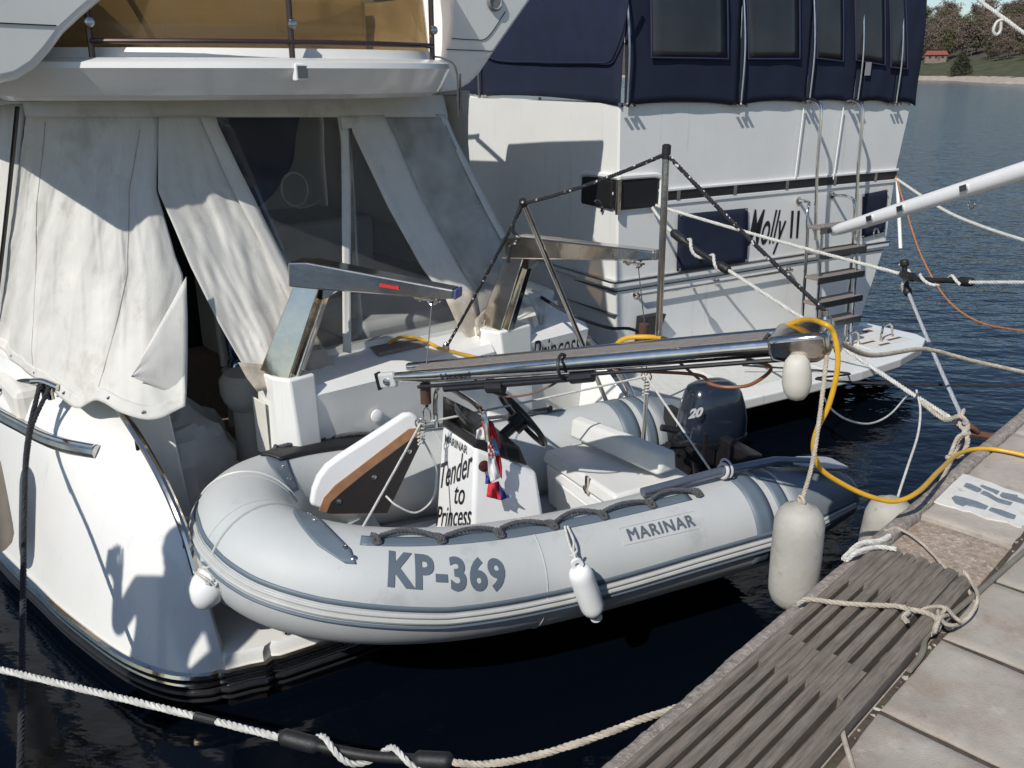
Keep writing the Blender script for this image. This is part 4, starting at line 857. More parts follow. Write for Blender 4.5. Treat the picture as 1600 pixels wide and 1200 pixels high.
# ================================================================ dinghy
DP = dict(z0=.4905, L=2.9388, h=.5751, r=.241, k=.1676, pit=-.0074, w=.3846)
raw = []
Ls = DP['L'] * (1 - DP['w'])
uv = [(Ls * k / 24, DP['h']) for k in range(25)] + [(Ls + (DP['L'] - Ls) * abs(math.cos(th)) ** .8, DP['h'] * math.copysign(abs(math.sin(th)) ** .8, math.sin(th))) for th in [math.pi / 2 - math.pi * k / 40 for k in range(1, 40)]] + [(Ls * k / 24, -DP['h']) for k in range(24, -1, -1)]
for u, v in uv:
    z = DP['z0'] + DP['k'] * max(0, (u - DP['L'] * .45) / (DP['L'] * .55)) ** 2 + DP['pit'] * (u - DP['L'] / 2)
    raw.append((DI(u, v, z), DP['r'] * (.5 + .5 * min(1, max(0, u) / .5))))
acc = [0]
for a, b_ in zip(raw, raw[1:]): acc.append(acc[-1] + (b_[0] - a[0]).length)
TT = acc[-1]; NT = 200; CL = []
j = 0
for i in range(NT + 1):
    t = TT * i / NT
    while j < len(acc) - 2 and acc[j + 1] < t: j += 1
    f = (t - acc[j]) / (acc[j + 1] - acc[j]); CL.append((raw[j][0].lerp(raw[j + 1][0], f), raw[j][1] + (raw[j + 1][1] - raw[j][1]) * f))
FR = []
for i in range(NT + 1):
    tn = (CL[min(i + 2, NT)][0] - CL[max(i - 2, 0)][0]).normalized(); n = UP.cross(tn).normalized(); n = n if i and FR and n.dot(FR[-1][0]) > 0 else (n if (not FR and n.dot(DIv) > 0) else -n); bb = tn.cross(n); bb = bb if bb.z > 0 else -bb; FR.append((n, bb))
def TS(t, al, off=0.):
    x = max(0, min(NT, t / TT * NT)); i = min(int(x), NT - 1); f = x - i
    c = CL[i][0].lerp(CL[i + 1][0], f); r_ = CL[i][1] + (CL[i + 1][1] - CL[i][1]) * f + off
    n = FR[i][0].lerp(FR[i + 1][0], f).normalized(); b_ = FR[i][1].lerp(FR[i + 1][1], f).normalized(); g = R(al)
    return c + n * (math.cos(g) * r_) + b_ * (math.sin(g) * r_)
dg = thing('inflatable_dinghy', DI(1.5, 0, .1), 'grey inflatable dinghy with registration KP-369 hanging from the steel davits', 'dinghy')
secs = []
SEG = 36
rows = [[TS(TT * i / NT, 360 * k / SEG) for k in range(SEG)] for i in range(NT + 1)]
c0_, c1_ = CL[0][0], CL[NT][0]
endA = [[c0_ - DIu * .05 + (p - c0_) * .55 for p in rows[0]], [c0_ - DIu * .035 + (p - c0_) * .85 for p in rows[0]]]
endB = [[c1_ - DIu * .035 + (p - c1_) * .85 for p in rows[-1]], [c1_ - DIu * .05 + (p - c1_) * .55 for p in rows[-1]]]
tube_ = MB().loft(endA + rows + endB).build('tube', TUBE, dg, angle=60)
ATAB = [(0, 11), (.7, 11), (1.1, 10), (1.7, 7), (2.27, 6), (2.7, 15), (2.89, 21), (3.07, 30), (TT / 2, 33)]
def als(t):
    if t > TT / 2: t = TT - t
    for (a, x), (c, y) in zip(ATAB, ATAB[1:]):
        if t <= c: return x + (y - x) * (t - a) / (c - a)
    return 33
def tband(t0, t1, f0, f1, off, name, m, n=60, k_=4, solid=.003):
    rows = []
    for i in range(n + 1):
        t = t0 + (t1 - t0) * i / n; a0 = f0(t) if callable(f0) else f0; a1 = f1(t) if callable(f1) else f1
        rows.append([TS(t, a0 + (a1 - a0) * k / k_, off) for k in range(k_ + 1)])
    return MB().grid(rows).build(name, m, tube_, solid=solid, angle=60)
tband(.02, TT - .02, lambda t: als(t) - 2.6, lambda t: als(t) + 2.6, .0025, 'stripe', TUBD, 200, 2)
tband(.02, TT - .02, lambda t: als(t) - 22, lambda t: als(t) - 4.5, .004, 'strake_base', STRK, 200, 6)
for da, r_, m_ in ((-7.5, .0085, STRK), (-13, .012, STRK), (-19.5, .009, TUBD)):
    MB().tube([TS(.02 + (TT - .04) * i / 220, als(.02 + (TT - .04) * i / 220) + da, .004) for i in range(221)], r_, 8).build('strake', m_, tube_)
# slate patches: bow collar, strip under the lifeline, stern bands and cones
def bowpatch(t0, t1):
    return tband(t0, t1, lambda t: 150, lambda t: 52 if abs(t - (t0 + t1) / 2) > .0 else 52, .0025, 'bow_patch', TUBD, 14, 16)
for s in (0, 1):
    mt_ = (lambda t: t) if not s else (lambda t: TT - t)
    rows = []
    for k in range(21):
        al = 150 - 100 * k / 20; ctr = 3.0 - .38 * (k / 20) ** 1.2 * 1.0; hw = .085 - .03 * (k / 20) if k < 18 else .085 - .03 * (k / 20) - (k - 17) * .012
        rows.append([TS(mt_(ctr + hw * (2 * j / 6 - 1)), al, .0025) for j in range(7)])
    bp_ = MB().grid(rows).build('bow_patch', TUBD, tube_, solid=.003, angle=60)
    for al, dt in ((134, .07), (118, .06), (102, .05), (66, -.0), (56, .02)):
        k = (150 - al) / 5; ctr = 3.0 - .38 * (k / 20) ** 1.2; MB().lathe(TS(mt_(ctr - .04 + dt * .3), al, .002), (TS(mt_(ctr), al, .1) - TS(mt_(ctr), al, 0)), [(0, .012), (.005, .011), (.008, .004)], 10).build('stud', CHR, bp_)
    tb = [mt_(2.60), mt_(1.02)]; tband(tb[0], tb[1], 71, 84, .0025, 'lifeline_patch', TUBD, 50, 4)
    for t0, t1 in ((.53, .60), (.64, .75)): tband(mt_(t0), mt_(t1), -30, 200, .0022, 'stern_band', TUBD, 3, 40)
    rows_ = [[TS(mt_(.0 + .50 * i / 10), -60 + 300 * k / 40, .0025) for k in range(41)] for i in range(11)]
    MB().grid(rows_).build('stern_cone_skin', mat('pale slate fabric', (.20, .225, .245), .5, var=.08, vs=8), tube_, solid=.003, angle=60)
    for t_ in (3.11, 1.86): MB().tube([TS(mt_(t_ + .0 * k), -80 + 240 * k / 40, .0) for k in range(41)], .003, 5).build('weld_seam', STRK, tube_)
MB().tube([TS(TT / 2 - .18, -90 + 250 * k / 40, .001) for k in range(41)], .007, 6).build('bow_seam', STRK, tube_)
MB().tube([TS(TT / 2 + .18, -90 + 250 * k / 40, .001) for k in range(41)], .007, 6).build('bow_seam', STRK, tube_)
# registration and maker's name
bm, x1, y1 = letters('KP-369', .16, cuts=12, cond=.62, bold=.0065, spacing=1.12)
def reg(x, y):
    f = x / x1; g = y / y1; return TS(2.49 - .45 * f, (29 + (17.5 - 29) * f) + g * (38 + (33 - 38) * f), .0035)
put_letters(bm, reg, 'lettering', INKG, tube_)
for kk_ in range(3):                # heavy outline letters, laid in three thin passes
    bm, x1b, y1b = letters('MARINAR', .08, cuts=5, cond=.8, spacing=1.15)
    put_letters(bm, lambda x, y: TS(1.425 - .35 * x / x1b - .0022 * kk_, 42 - 1.5 * x / x1b + 12.5 * y / y1b + .35 * kk_, .0030 + .0006 * kk_), 'lettering', INKG, tube_)
MB().tube([TS(t, al, .001) for t, al in ((1.46, 39), (1.06, 37), (1.05, 57), (1.45, 58), (1.46, 39))], .0012, 4).build('label_edge', STRK, tube_)
# lifeline on the near and far tube
def lifeline(mt_, t0, t1, nloop, name):
    pts = []; n = nloop * 12
    for i in range(n + 1):
        f = i / n; t = t0 + (t1 - t0) * f; ph = (f * nloop) % 1
        pts.append(TS(mt_(t), 79 + 5.5 * math.sin(math.pi * ph) - (3.5 if ph < .08 or ph > .92 else 0) + (math.sin(f * 23) * 2), .016 + .014 * math.sin(math.pi * ph)))
    o = MB().rope(pts, .0115, .05).build(name, ROPG, dg, angle=60)
    for k in range(nloop + 1):
        t = t0 + (t1 - t0) * k / nloop; MB().rope(cr([TS(mt_(t + .02), 84, .012), TS(mt_(t), 78, .028), TS(mt_(t - .015), 73, .012), TS(mt_(t + .005), 73.5, .006), TS(mt_(t + .01), 80, .022)], 5), .0095, .04).build('lifeline_loop', ROPG, o, angle=60)
lifeline(lambda t: t, 2.54, .98, 6, 'lifeline'); lifeline(lambda t: TT - t, 2.75, 1.1, 6, 'lifeline')
# hull under the tubes and floor
hs_ = []
for u, hb, zk in ((.30, .50, .16), (.9, .50, .12), (1.7, .49, .12), (2.3, .38, .17), (2.65, .22, .28), (2.85, .06, .42)):
    hs_.append([DI(u, -hb, .33 + max(0, u - 2.2) * .25), DI(u, -hb * .8, .26 + max(0, u - 2.2) * .2), DI(u, 0, zk), DI(u, hb * .8, .26 + max(0, u - 2.2) * .2), DI(u, hb, .33 + max(0, u - 2.2) * .25)])
MB().loft(hs_).build('hull', INNER, dg, angle=30)
MB().prism([DI(.42, -.40, .305), DI(2.2, -.40, .305), DI(2.6, -.22, .42), DI(2.6, .22, .42), DI(2.2, .40, .305), DI(.42, .40, .305)], UP * .03).build('floor', INNER, dg, smooth=False)
MB().box(DI, .40, .46, -.41, .41, .22, .74).build('transom', BLKP, dg, smooth=False, bevel=.01)
MB().prism([DI(2.28, -.36, .46), DI(2.28, .36, .46), DI(2.28, .36, .32), DI(2.28, -.36, .32)], DIu * .32).build('bow_locker', INNER, dg, smooth=False, bevel=.01)
# raised locker lid
lp = [(485, 790), (489, 765), (497, 745), (510, 728), (530, 713), (560, 694), (600, 668), (630, 648), (641, 644), (652, 649), (658, 662), (655, 694), (604, 800), (520, 802)]
def LP(x, y, v=-.02): return onp(x, y, DI(0, v, 0), (DIv * 1 + UP * .10).normalized())
ln = (DIv * 1 + UP * .10).normalized()
lid = MB().prism([LP(x, y) for x, y in lp], -ln * .05).build('locker_lid', WHP, dg, smooth=True, angle=30, bevel=.018, bseg=3)
ins = [(509, 801), (516, 784), (533, 768), (570, 738), (645, 682), (655, 684), (654, 696), (604, 800)]
MB().prism([LP(x, y) + ln * .0005 for x, y in [(498, 797), (506, 777), (523, 758), (560, 730), (638, 670), (656, 668), (655, 694), (604, 801), (520, 803)]], ln * .008).build('lid_rim', mat('varnished wood edge', (.33, .17, .09), .45, var=.2, vs=20), lid, smooth=False)
MB().prism([LP(x, y) + ln * .009 for x, y in ins], ln * .003).build('lid_lining', mat('dark lining', (.02, .016, .015), .6), lid, smooth=False)
for x, y in ((528, 778), (583, 740), (638, 700)): MB().lathe(LP(x, y + 4) + ln * .012, ln, [(0, .012), (.006, .012), (.01, .004)], 8).build('lid_latch', CHR, lid)
MB().tube(cr([LP(500, 790) - ln * .052, LP(516, 745) - ln * .0525, LP(560, 705) - ln * .0525, LP(600, 680) - ln * .0525], 5), .002, 5).build('lid_seam', BLKP, lid)
for k, (t0, t1) in enumerate(((TT - 2.85, TT - 2.25), )): tband(t0, t1, 80, 108, .010, 'tube_pad', BLK, 30, 6, .016)
# ---- console
con = MB(); fr0 = [(1.97, -.17), (1.95, .21), (1.60, .27), (1.56, -.14)]
con.hexa([DI(2.0, -.19, .335), DI(1.97, .23, .335), DI(1.56, .27, .335), DI(1.56, -.14, .335), DI(1.95, -.17, .955), DI(1.93, .21, .985), DI(1.62, .23, .80), DI(1.62, -.14, .80)])
cs = con.build('console', WHP, dg, smooth=True, angle=25, bevel=.02, bseg=3)
# dark dash panel on top and screen with its rail
MB().hexa([DI(1.955, -.165, .955), DI(1.935, .205, .975), DI(1.66, .22, .835), DI(1.66, -.14, .835), DI(1.95, -.165, 1.005), DI(1.925, .205, 1.02), DI(1.70, .21, .94), DI(1.70, -.14, .94)]).build('dash', BLKP, cs, smooth=False, bevel=.012)
def CU(x, y, u=1.93): return onp(x, y, DI(u, 0, 0), DIu)
MB().grid([[CU(x, y) - DIu * .01 for x, y in row] for row in ([(690, 620), (715, 632), (748, 650)], [(690, 655), (718, 668), (748, 684)])]).build('wind_screen', film('smoked screen', (.25, .24, .24), (.2, .2, .2, .15), .1, .05), cs, solid=.006)
cr_ = MB().tube(cr([CU(683, 668), CU(680, 640), CU(682, 612), CU(692, 603), (CU(720, 617)), CU(746, 635), CU(757, 650), CU(762, 690)], 6), .0125, 8).build('console_rail', CHR, cs)
# lettering on the console front
cf = [DI(2.0, -.19, .335), DI(1.97, .23, .335), DI(1.95, -.17, .955), DI(1.93, .21, .985)]
def CF(f, g, off=.004): 
    p = cf[0].lerp(cf[1], f).lerp(cf[2].lerp(cf[3], f), g); return p + DIu * off
for txt, f0, f1, g0, g1, sl_ in (('MARINAR', .14, .80, .885, .95, .02), ('Tender', .07, .95, .46, .68, .31), ('to', .50, .78, .44, .59, .06), ('Princess', .03, .97, .11, .29, .27)):
    sc_ = txt != 'MARINAR'; bm, xx, yy = letters(txt, .1, shear=.22 if sc_ else 0, bold=.0008 if sc_ else .0003, cond=.7)
    put_letters(bm, lambda x, y: CF(f0 + (f1 - f0) * x / xx, g0 + (g1 - g0) * y / yy + sl_ * x / xx), 'lettering', INK, cs)
MB().lathe(onp(756, 728, DI(0, .243, 0), (DIv + UP * .0)), DIv, [(0, .028), (.012, .026), (.018, .015)], 14).build('switch', mat('dark red switch', (.07, .012, .015), .3), cs)
# steering wheel
wc = DI(1.60, .02, 1.0); wa = (-DIu * .82 + UP * .57).normalized()
wh = MB().torus(wc, wa, .165, .014, 36, 8); wh.lathe(wc - wa * .06, wa, [(0, .05), (.05, .045), (.075, .03)], 14)
for g in (0, 2.1, 4.2):
    a1 = wa.orthogonal().normalized(); a2 = wa.cross(a1); wh.bar(wc, wc + (a1 * math.cos(g + .5) + a2 * math.sin(g + .5)) * .16, .03, .012, wa)
wh.tube([wc - wa * .16, wc], .028, 10); wh.build('steering_wheel', BLKP, cs, angle=45)
th = MB(); th.hexa([DI(1.80, .12, 1.0), DI(1.86, .12, 1.0), DI(1.86, .19, 1.0), DI(1.80, .19, 1.0), DI(1.82, .13, 1.08), DI(1.86, .13, 1.08), DI(1.86, .18, 1.08), DI(1.82, .18, 1.08)]); th.build('compass', BLKP, cs, bevel=.02, bseg=3)
# ---- seat box with cushion and folded backrest
bx = MB().hexa([DI(1.30, -.27, .335), DI(1.25, .36, .335), DI(.80, .34, .335), DI(.80, -.27, .335), DI(1.33, -.25, .60), DI(1.27, .37, .60), DI(.80, .34, .60), DI(.80, -.27, .60)]).build('seat_box', WHP, dg, smooth=False, bevel=.02, bseg=3)
MB().hexa([DI(1.345, -.265, .605), DI(1.29, .39, .605), DI(.80, .36, .605), DI(.80, -.28, .605), DI(1.325, -.255, .672), DI(1.268, .38, .672), DI(.82, .35, .685), DI(.82, -.27, .685)]).build('cushion', CUSH, bx, bevel=.016, bseg=3)
MB().hexa([DI(1.16, -.30, .70), DI(1.02, .36, .715), DI(.90, .36, .73), DI(1.04, -.30, .72), DI(1.14, -.32, .80), DI(.985, .37, .83), DI(.92, .37, .845), DI(1.07, -.32, .815)]).build('backrest', CUSH, bx, bevel=.02, bseg=3)
lt = MB(); lc = onp(917, 757, DI(1.305, .05, .5), DIu); lt.bar(lc + UP * .045, lc - UP * .05, .022, .012, DIu); lt.torus(lc - UP * .02 + DIu * .012, DIu, .014, .004, 12, 6); lt.build('latch', CHR, bx)
MB().prism([DI(1.312, -.12, .36), DI(1.295, .28, .36), DI(1.308, .29, .55), DI(1.325, -.12, .55)], DIu * .012).build('box_door', WHP, bx, smooth=False, bevel=.008)
# ---- outboard motor
mt2 = thing('outboard_motor', DI(.40, 0, .1), 'dark blue grey 20 horsepower outboard motor on the dinghy transom', 'outboard motor')
COW = mat('blue grey cowling', (.014, .020, .032), .2, var=.08, vs=5, coat=.8)
def ring2(cu_, cv, z, lu, lv, n=28, e=2.8, tilt=0):
    out = []
    for k in range(n):
        g = 2 * math.pi * k / n; c, s = math.cos(g), math.sin(g); out.append(DI(cu_ + lu * math.copysign(abs(c) ** (2 / e), c), cv + lv * math.copysign(abs(s) ** (2 / e), s), z + tilt * c * lu))
    return out
cw_ = MB().loft([ring2(.42, 0, .705, .20, .125), ring2(.42, 0, .735, .205, .13), ring2(.42, 0, .80, .200, .130), ring2(.425, 0, .88, .185, .12), ring2(.43, 0, .95, .165, .105), ring2(.44, 0, .995, .14, .085), ring2(.445, 0, 1.015, .10, .06), ring2(.445, 0, 1.02, .04, .025)]).build('cowling', COW, mt2, angle=60)
MB().loft([ring2(.42, 0, .66, .19, .12), ring2(.42, 0, .69, .207, .133), ring2(.42, 0, .704, .207, .133)]).build('cowl_tray', BLKP, mt2, angle=40)
MB().loft([ring2(.40, 0, .42, .09, .06), ring2(.41, 0, .58, .12, .08), ring2(.41, 0, .66, .17, .11)]).build('midsection', BLKP, mt2, angle=40)
MB().loft([ring2(.33, 0, -.12, .05, .025), ring2(.35, 0, .1, .06, .03), ring2(.38, 0, .42, .08, .05)]).build('leg', BLKP, mt2, angle=40)
mb = MB(); mb.lathe(DI(.48, 0, -.06), -DIu, [(0, .005), (.05, .035), (.16, .04), (.24, .03), (.26, .01)], 14)
for k in range(3):
    g = k * 2.094; d = DIv * math.cos(g) + UP * math.sin(g); c = DI(.24, 0, -.06); mb.add([c + d * .03 - DIu * .02, c + d * .03 + DIu * .03, c + d * .11 + DIu * .035, c + d * .115 - DIu * .01], [(0, 1, 2, 3)])
mb.build('propeller', BLKP, mt2)
mb = MB(); mb.box(DI, .47, .56, -.12, .12, .56, .78); mb.box(DI, .36, .46, -.10, .10, .745, .80); mb.build('clamp_bracket', BLKP, mt2, smooth=False, bevel=.012)
mb = MB(); mb.tube(cr([DI(.60, .06, .70), DI(.72, .08, .72), DI(.78, .10, .74)], 4), .022, 8); mb.tube([DI(.56, -.05, .72), DI(.70, -.08, .76)], .02, 8); mb.tube([DI(.62, .02, .68), DI(.66, .18, .70)], .018, 8); mb.build('tiller_arm', BLKP, mt2)
flat_letters('20', .055, onp(1075, 655, DI(0, .136, 0), DIv), -DIu, UP, 'lettering', mat('white lettering film', (.75, .75, .74), .4), cw_, width=.095, shear=.25, bold=.003)
# ---- flag tied to the console rail
RED = mat('red cloth', (.52, .02, .035), .8, var=.12, vs=20); WHC = mat('white cloth', (.68, .67, .66), .8, var=.06, vs=20); BLC = mat('blue cloth', (.025, .05, .22), .8, var=.15, vs=20)
fv = .285
fg = thing('flag', onp(775, 785, DI(0, fv, 0), DIv), 'red white and blue flag with a checkered shield tied to the dinghy console', 'flag')
def FP(x, y, d=0): return onp(x, y, DI(0, fv + d, 0), DIv)
def cloth(name, m, le, re, d=0, parent=fg, nr=18, nc=12, amp=.010, seed=0):
    le = [V((x, y, 0)) for x, y in le]; re = [V((x, y, 0)) for x, y in re]
    return MB().grid([[(lambda c, j, k: FP(c.x, c.y, d + (math.sin(k * 6.3 / nc + j * 3 / nr + seed) + .4 * math.sin(k * 13 / nc - j * 4 / nr)) * amp))(poly_at(le, j / nr).lerp(poly_at(re, j / nr), k / nc), j, k) for k in range(nc + 1)] for j in range(nr + 1)]).build(name, m, parent, solid=.003, angle=70)
cloth('red_band', RED, [(752, 660), (757, 675), (762, 690)], [(766, 660), (775, 672), (782, 700)], .02)
cloth('red_band', RED, [(770, 690), (776, 725), (783, 745)], [(779, 690), (784, 730), (784, 748)], .012, seed=1)
cloth('white_band', WHC, [(762, 713), (763, 735), (767, 754)], [(772, 712), (780, 735), (783, 745)], .02, seed=2)
cloth('blue_band', BLC, [(759, 742), (758, 756)], [(766, 745), (768, 756)], -.0, nr=4, seed=3)
cloth('red_band', RED, [(763, 756), (760, 776)], [(779, 752), (784, 782)], .015, seed=4)
cloth('blue_band', BLC, [(779, 752), (783, 782)], [(784, 765), (797, 776)], .012, seed=5)
sh_ = cloth('shield', WHC, [(762, 690), (763, 714)], [(770, 688), (774, 712)], .034, nr=5, nc=4, amp=.002)
for j in range(4):
    for k in range(3):
        if (j + k) % 2: x = 762.5 + k * 3; y = 690 + j * 6; MB().add([FP(x, y, .042), FP(x + 3, y - .5, .042), FP(x + 3, y + 5, .042), FP(x, y + 5.5, .042)], [(0, 1, 2, 3)]).build('check', RED, sh_, smooth=False)
cloth('crest', mat('pale blue cloth', (.12, .28, .45), .8), [(766, 686), (771, 696), (776, 712)], [(773, 684), (778, 696), (781, 711)], .034, nr=4, nc=3, amp=.002)
cloth('white_band', WHC, [(745, 672), (744, 686)], [(757, 665), (760, 688)], .004, nr=4, amp=.006)
# ---- oar lashed on the near tube
def on_tube(px, py, al, off):
    best = None
    for i in range(0, 140):
        p = TS(.02 * i, al, off); d = p - EYE; zz = d.y * cP - d.z * sP; x = 800 + FPX * d.x / zz
        if best is None or abs(x - px) < best[0]: best = (abs(x - px), p)
    return best[1]
oa = [on_tube(1003, 780, 92, .035), on_tube(1130, 748, 92, .05), on_tube(1210, 730, 92, .05), on_tube(1300, 706, 95, .055)]
oar = thing('oar', oa[0], 'grey aluminium oar lashed along the dinghy tube', 'oar')
MB().tube([oa[0], oa[1], oa[2], oa[2].lerp(oa[3], .7)], .0225, 14).build('shaft', mat('grey aluminium', (.24, .27, .32), .38, .75, var=.1, vs=20), oar)
ad_ = (oa[3] - oa[2]).normalized(); ax_ = ad_.cross(UP).normalized(); p0 = oa[2].lerp(oa[3], .25); 
bl_ = []
for f, w_ in ((0, .025), (.15, .05), (.35, .075), (.7, .085), (.92, .08), (1, .06)):
    c = p0 + ad_ * (.36 * f) - UP * .004; bl_.append([c - ax_ * w_ - UP * .006, c + ax_ * w_ - UP * .006, c + ax_ * w_ + UP * .006, c - ax_ * w_ + UP * .006])
MB().loft(bl_).build('blade', mat('pale grey plastic', (.42, .44, .46), .45), oar, bevel=.004)
rg = MB(); rg.torus(oa[1], ad_, .034, .009, 18, 8); rg.torus(oa[1] + ad_ * .02 + UP * .015, ad_ + UP * .3, .045, .006, 18, 6); rg.build('collar', mat('pale grey ring', (.5, .5, .5), .5), oar)
# ---- fenders
def fender(name, top, bot, r, m, label, eyes=True, group=None, seed=0, prof=None):
    ax = (bot - top); Ln = ax.length; ax.normalize(); t = thing(name, V((bot.x, bot.y, min(top.z, bot.z))), label, 'fender', group)
    pr = prof or [(0, .012), (.0, r * .28), (.01, r * .42), (r * .18, r * .66), (r * .42, r * .87), (r * .8, r * .99), (r * 1.2, r), (Ln * .5, r * 1.01), (Ln - r * 1.2, r), (Ln - r * .8, r * .98), (Ln - r * .42, r * .86), (Ln - r * .16, r * .62), (Ln - .008, r * .4), (Ln, r * .25), (Ln, .012)]
    o = MB().lathe(top, ax, pr, 32).build('body', m, t, angle=60)
    if eyes:
        sd = ax.orthogonal().normalized(); vw = (EYE - top); vw = (vw - ax * vw.dot(ax)).normalized()
        for c, s in ((top - ax * r * .25, -1), (bot + ax * r * .25, 1)):
            e = MB(); n = 20; outer = [c + (vw.cross(ax) * math.cos(g) + ax * math.sin(g)) * r * .5 for g in [2 * math.pi * k / n for k in range(n)]]; inner = [c + (vw.cross(ax) * math.cos(g) + ax * math.sin(g)) * r * .2 for g in [2 * math.pi * k / n for k in range(n)]]
            h_ = vw * r * .16; rr_ = [[p - h_ for p in outer], [p + h_ for p in outer], [p + h_ for p in inner], [p - h_ for p in inner], [p - h_ for p in outer]]; e.grid(rr_, True); e.build('eye', m, t)
    return t
def DV(x, y, v): return onp(x, y, DI(0, v, 0), DIv)
ft, fb2 = DV(903, 885, .86), DV(930, 960, .87)
fender('fender', ft, fb2, .052, FENW, 'small white fender with two eyes hung on the dinghy side')
mb = MB(); k0 = on_tube(887, 826, 70, .02)
mb.rope(cr([k0, k0.lerp(ft, .3) + V((.012, -.02, 0)), k0.lerp(ft, .55) + V((0, -.03, 0)), ft + V((-.004, -.005, .02))], 6), .0055, .02); mb.rope(cr([k0 + V((-.012, 0, 0)), k0.lerp(ft, .4) + V((-.01, -.02, 0)), k0.lerp(ft, .6) + V((0, -.03, 0))], 5), .0055, .02)
kn = k0.lerp(ft, .58) + V((0, -.03, 0)); mb.rope(cr([kn + V((.014, 0, .01)), kn + V((0, -.016, 0)), kn + V((-.014, 0, -.012)), kn + V((.004, .012, -.02)), kn + V((.014, -.006, -.03)), kn + V((-.008, -.004, -.04))], 5), .0055, .02)
tag(mb.build('fender_line', ROPW, angle=60), 'short knotted white line holding the small dinghy fender', 'rope')
bt, bb_ = aty(336, 893, 3.18), aty(312, 948, 3.16)
bt = aty(338, 895, 3.20); bb_ = aty(310, 946, 3.14)
fender('fender', bt, bb_, .072, FENW, 'round white fender lashed with cord under the dinghy bow', False, prof=[(-.03, .004), (-.028, .03), (-.01, .055), (.02, .070), (.06, .076), (.10, .071), (.135, .052), (.155, .028), (.16, .004)])
mb = MB(); rnd = random.Random(4); axb = (bb_ - bt).normalized(); cb = bt + axb * .055
for k in range(9):
    n_ = V((rnd.uniform(-1, 1), rnd.uniform(-1, 1), rnd.uniform(-1, 1))).normalized(); a1 = (-axb - n_ * (-axb).dot(n_)).normalized(); a2 = n_.cross(a1); w0 = rnd.uniform(.7, 1.5)
    mb.rope([cb + (a1 * math.cos(g) + a2 * math.sin(g)) * (.081 + .004 * math.sin(5 * g + k)) for g in [-w0 + 2 * w0 * q_ / 16 for q_ in range(17)]], .0045, .018)
for k in range(6):
    p = bt - axb * .03 + V((rnd.uniform(-.02, .02), rnd.uniform(-.03, 0), rnd.uniform(-.01, .03))); mb.rope(cr([p, p + V((rnd.uniform(-.04, .04), -.02, rnd.uniform(-.03, .03))), p + V((rnd.uniform(-.05, .05), -.015, rnd.uniform(-.05, .02)))], 5), .0045, .018)
tag(mb.build('lashing', ROPW, angle=60), 'tangle of white cord around the round bow fender', 'rope')
MB().tube(cr([bt + V((-.05, .03, .05)), bt + V((.01, .0, .07)), bt + V((.06, .03, .05))], 5), .026, 8).build('bow_eye', STRK, dg)
# quay fender
gt, gb = aty(1252, 786, 2.80), aty(1236, 949, 2.78)
fender('fender', gt, gb, .088, FEND, 'large grubby white cylindrical fender hanging at the quay edge', False)
pass_end = aty(1292, 556, 2.94)
mb = MB(); mb.rope(cr([pass_end, aty(1282, 640, 2.88), aty(1270, 720, 2.83), gt + UP * .0], 8), .008, .035); mb.torus(gt + UP * .01, V((1, .3, .2)), .016, .006, 14, 6)
tag(mb.build('fender_rope', ROPB, angle=60), 'twisted beige rope from the passerelle end down to the grubby fender', 'rope')
# second fender between quay and water further along, and one on the yacht side
fp = PR(2.05, -.10, 0); fender('fender', V((fp.x, fp.y, .93)), V((fp.x - .03, fp.y - .02, .55)), .10, FEND, 'pale fender below the yellow cable, against the quay wall by the painted number', False)
fs = YA(-1.33, -.72, 0); fender('fender', V((fs.x, fs.y, .92)), V((fs.x - .01, fs.y, .38)), .10, mat('beige fender vinyl', (.36, .31, .25), .6, var=.12, vs=9), 'beige fender hanging on the yacht hull side beside the black line', False)
# ---- passerelle (folding gangway of the yacht)
A0 = aty(603, 592, 3.80); B0 = aty(1296, 533, 2.98)
pd = (B0 - A0).normalized(); pn = pd.cross(UP).normalized(); pn = -pn if pn.y < 0 else pn       # pn: away from the camera
pu = pn.cross(pd); pu = pu if pu.z > 0 else -pu
Ln = (B0 - A0).length
ps = thing('passerelle', A0 - UP * .05, 'polished steel passerelle with weathered teak slats reaching from the yacht to the quay', 'passerelle')
def PS(x, w_, z): return A0 + pd * x + pn * w_ + pu * z
CHP = mat('polished steel beam', (.70, .67, .63), .13, 1, var=.15, vs=14, rvar=.08)
bw = .215
for w0 in (0, bw - .045):
    secs = []
    for x in (0, .06, .25, .9, Ln - .35, Ln - .2):
        h0 = .016 + .028 * min(1, x / .3); h1 = .020; secs.append([PS(x, w0 + .0225 + .0225 * math.copysign(abs(math.cos(g)) ** .8, math.cos(g)), (h1 - h0) / 2 + (h1 + h0) / 2 * math.copysign(abs(math.sin(g)) ** .8, math.sin(g))) for g in [2 * math.pi * q_ / 20 for q_ in range(20)]])
    sb2 = MB().loft(secs).build('side_beam', CHP, ps, angle=40)
    if w0 == 0: near_beam = sb2
for k in range(5):
    w0 = .049 + k * .0235; MB().hexa([PS(.10, w0, .002), PS(Ln - .24, w0, .002), PS(Ln - .24, w0 + .0215, .002), PS(.10, w0 + .0215, .002), PS(.10, w0, .018), PS(Ln - .24, w0, .018), PS(Ln - .24, w0 + .0215, .018), PS(.10, w0 + .0215, .018)]).build('slat', mat('silvered teak', (.20, .182, .165), .7, var=.3, vs=14, bump=.3, bs=80, stretch=((1, 9, 9), R(23))), ps, smooth=False, bevel=.002)
MB().tube([PS(.15, .02, -.055), PS(Ln - .1, .02, -.060)], .009, 8).build('hydraulic_pipe', BLKP, ps)
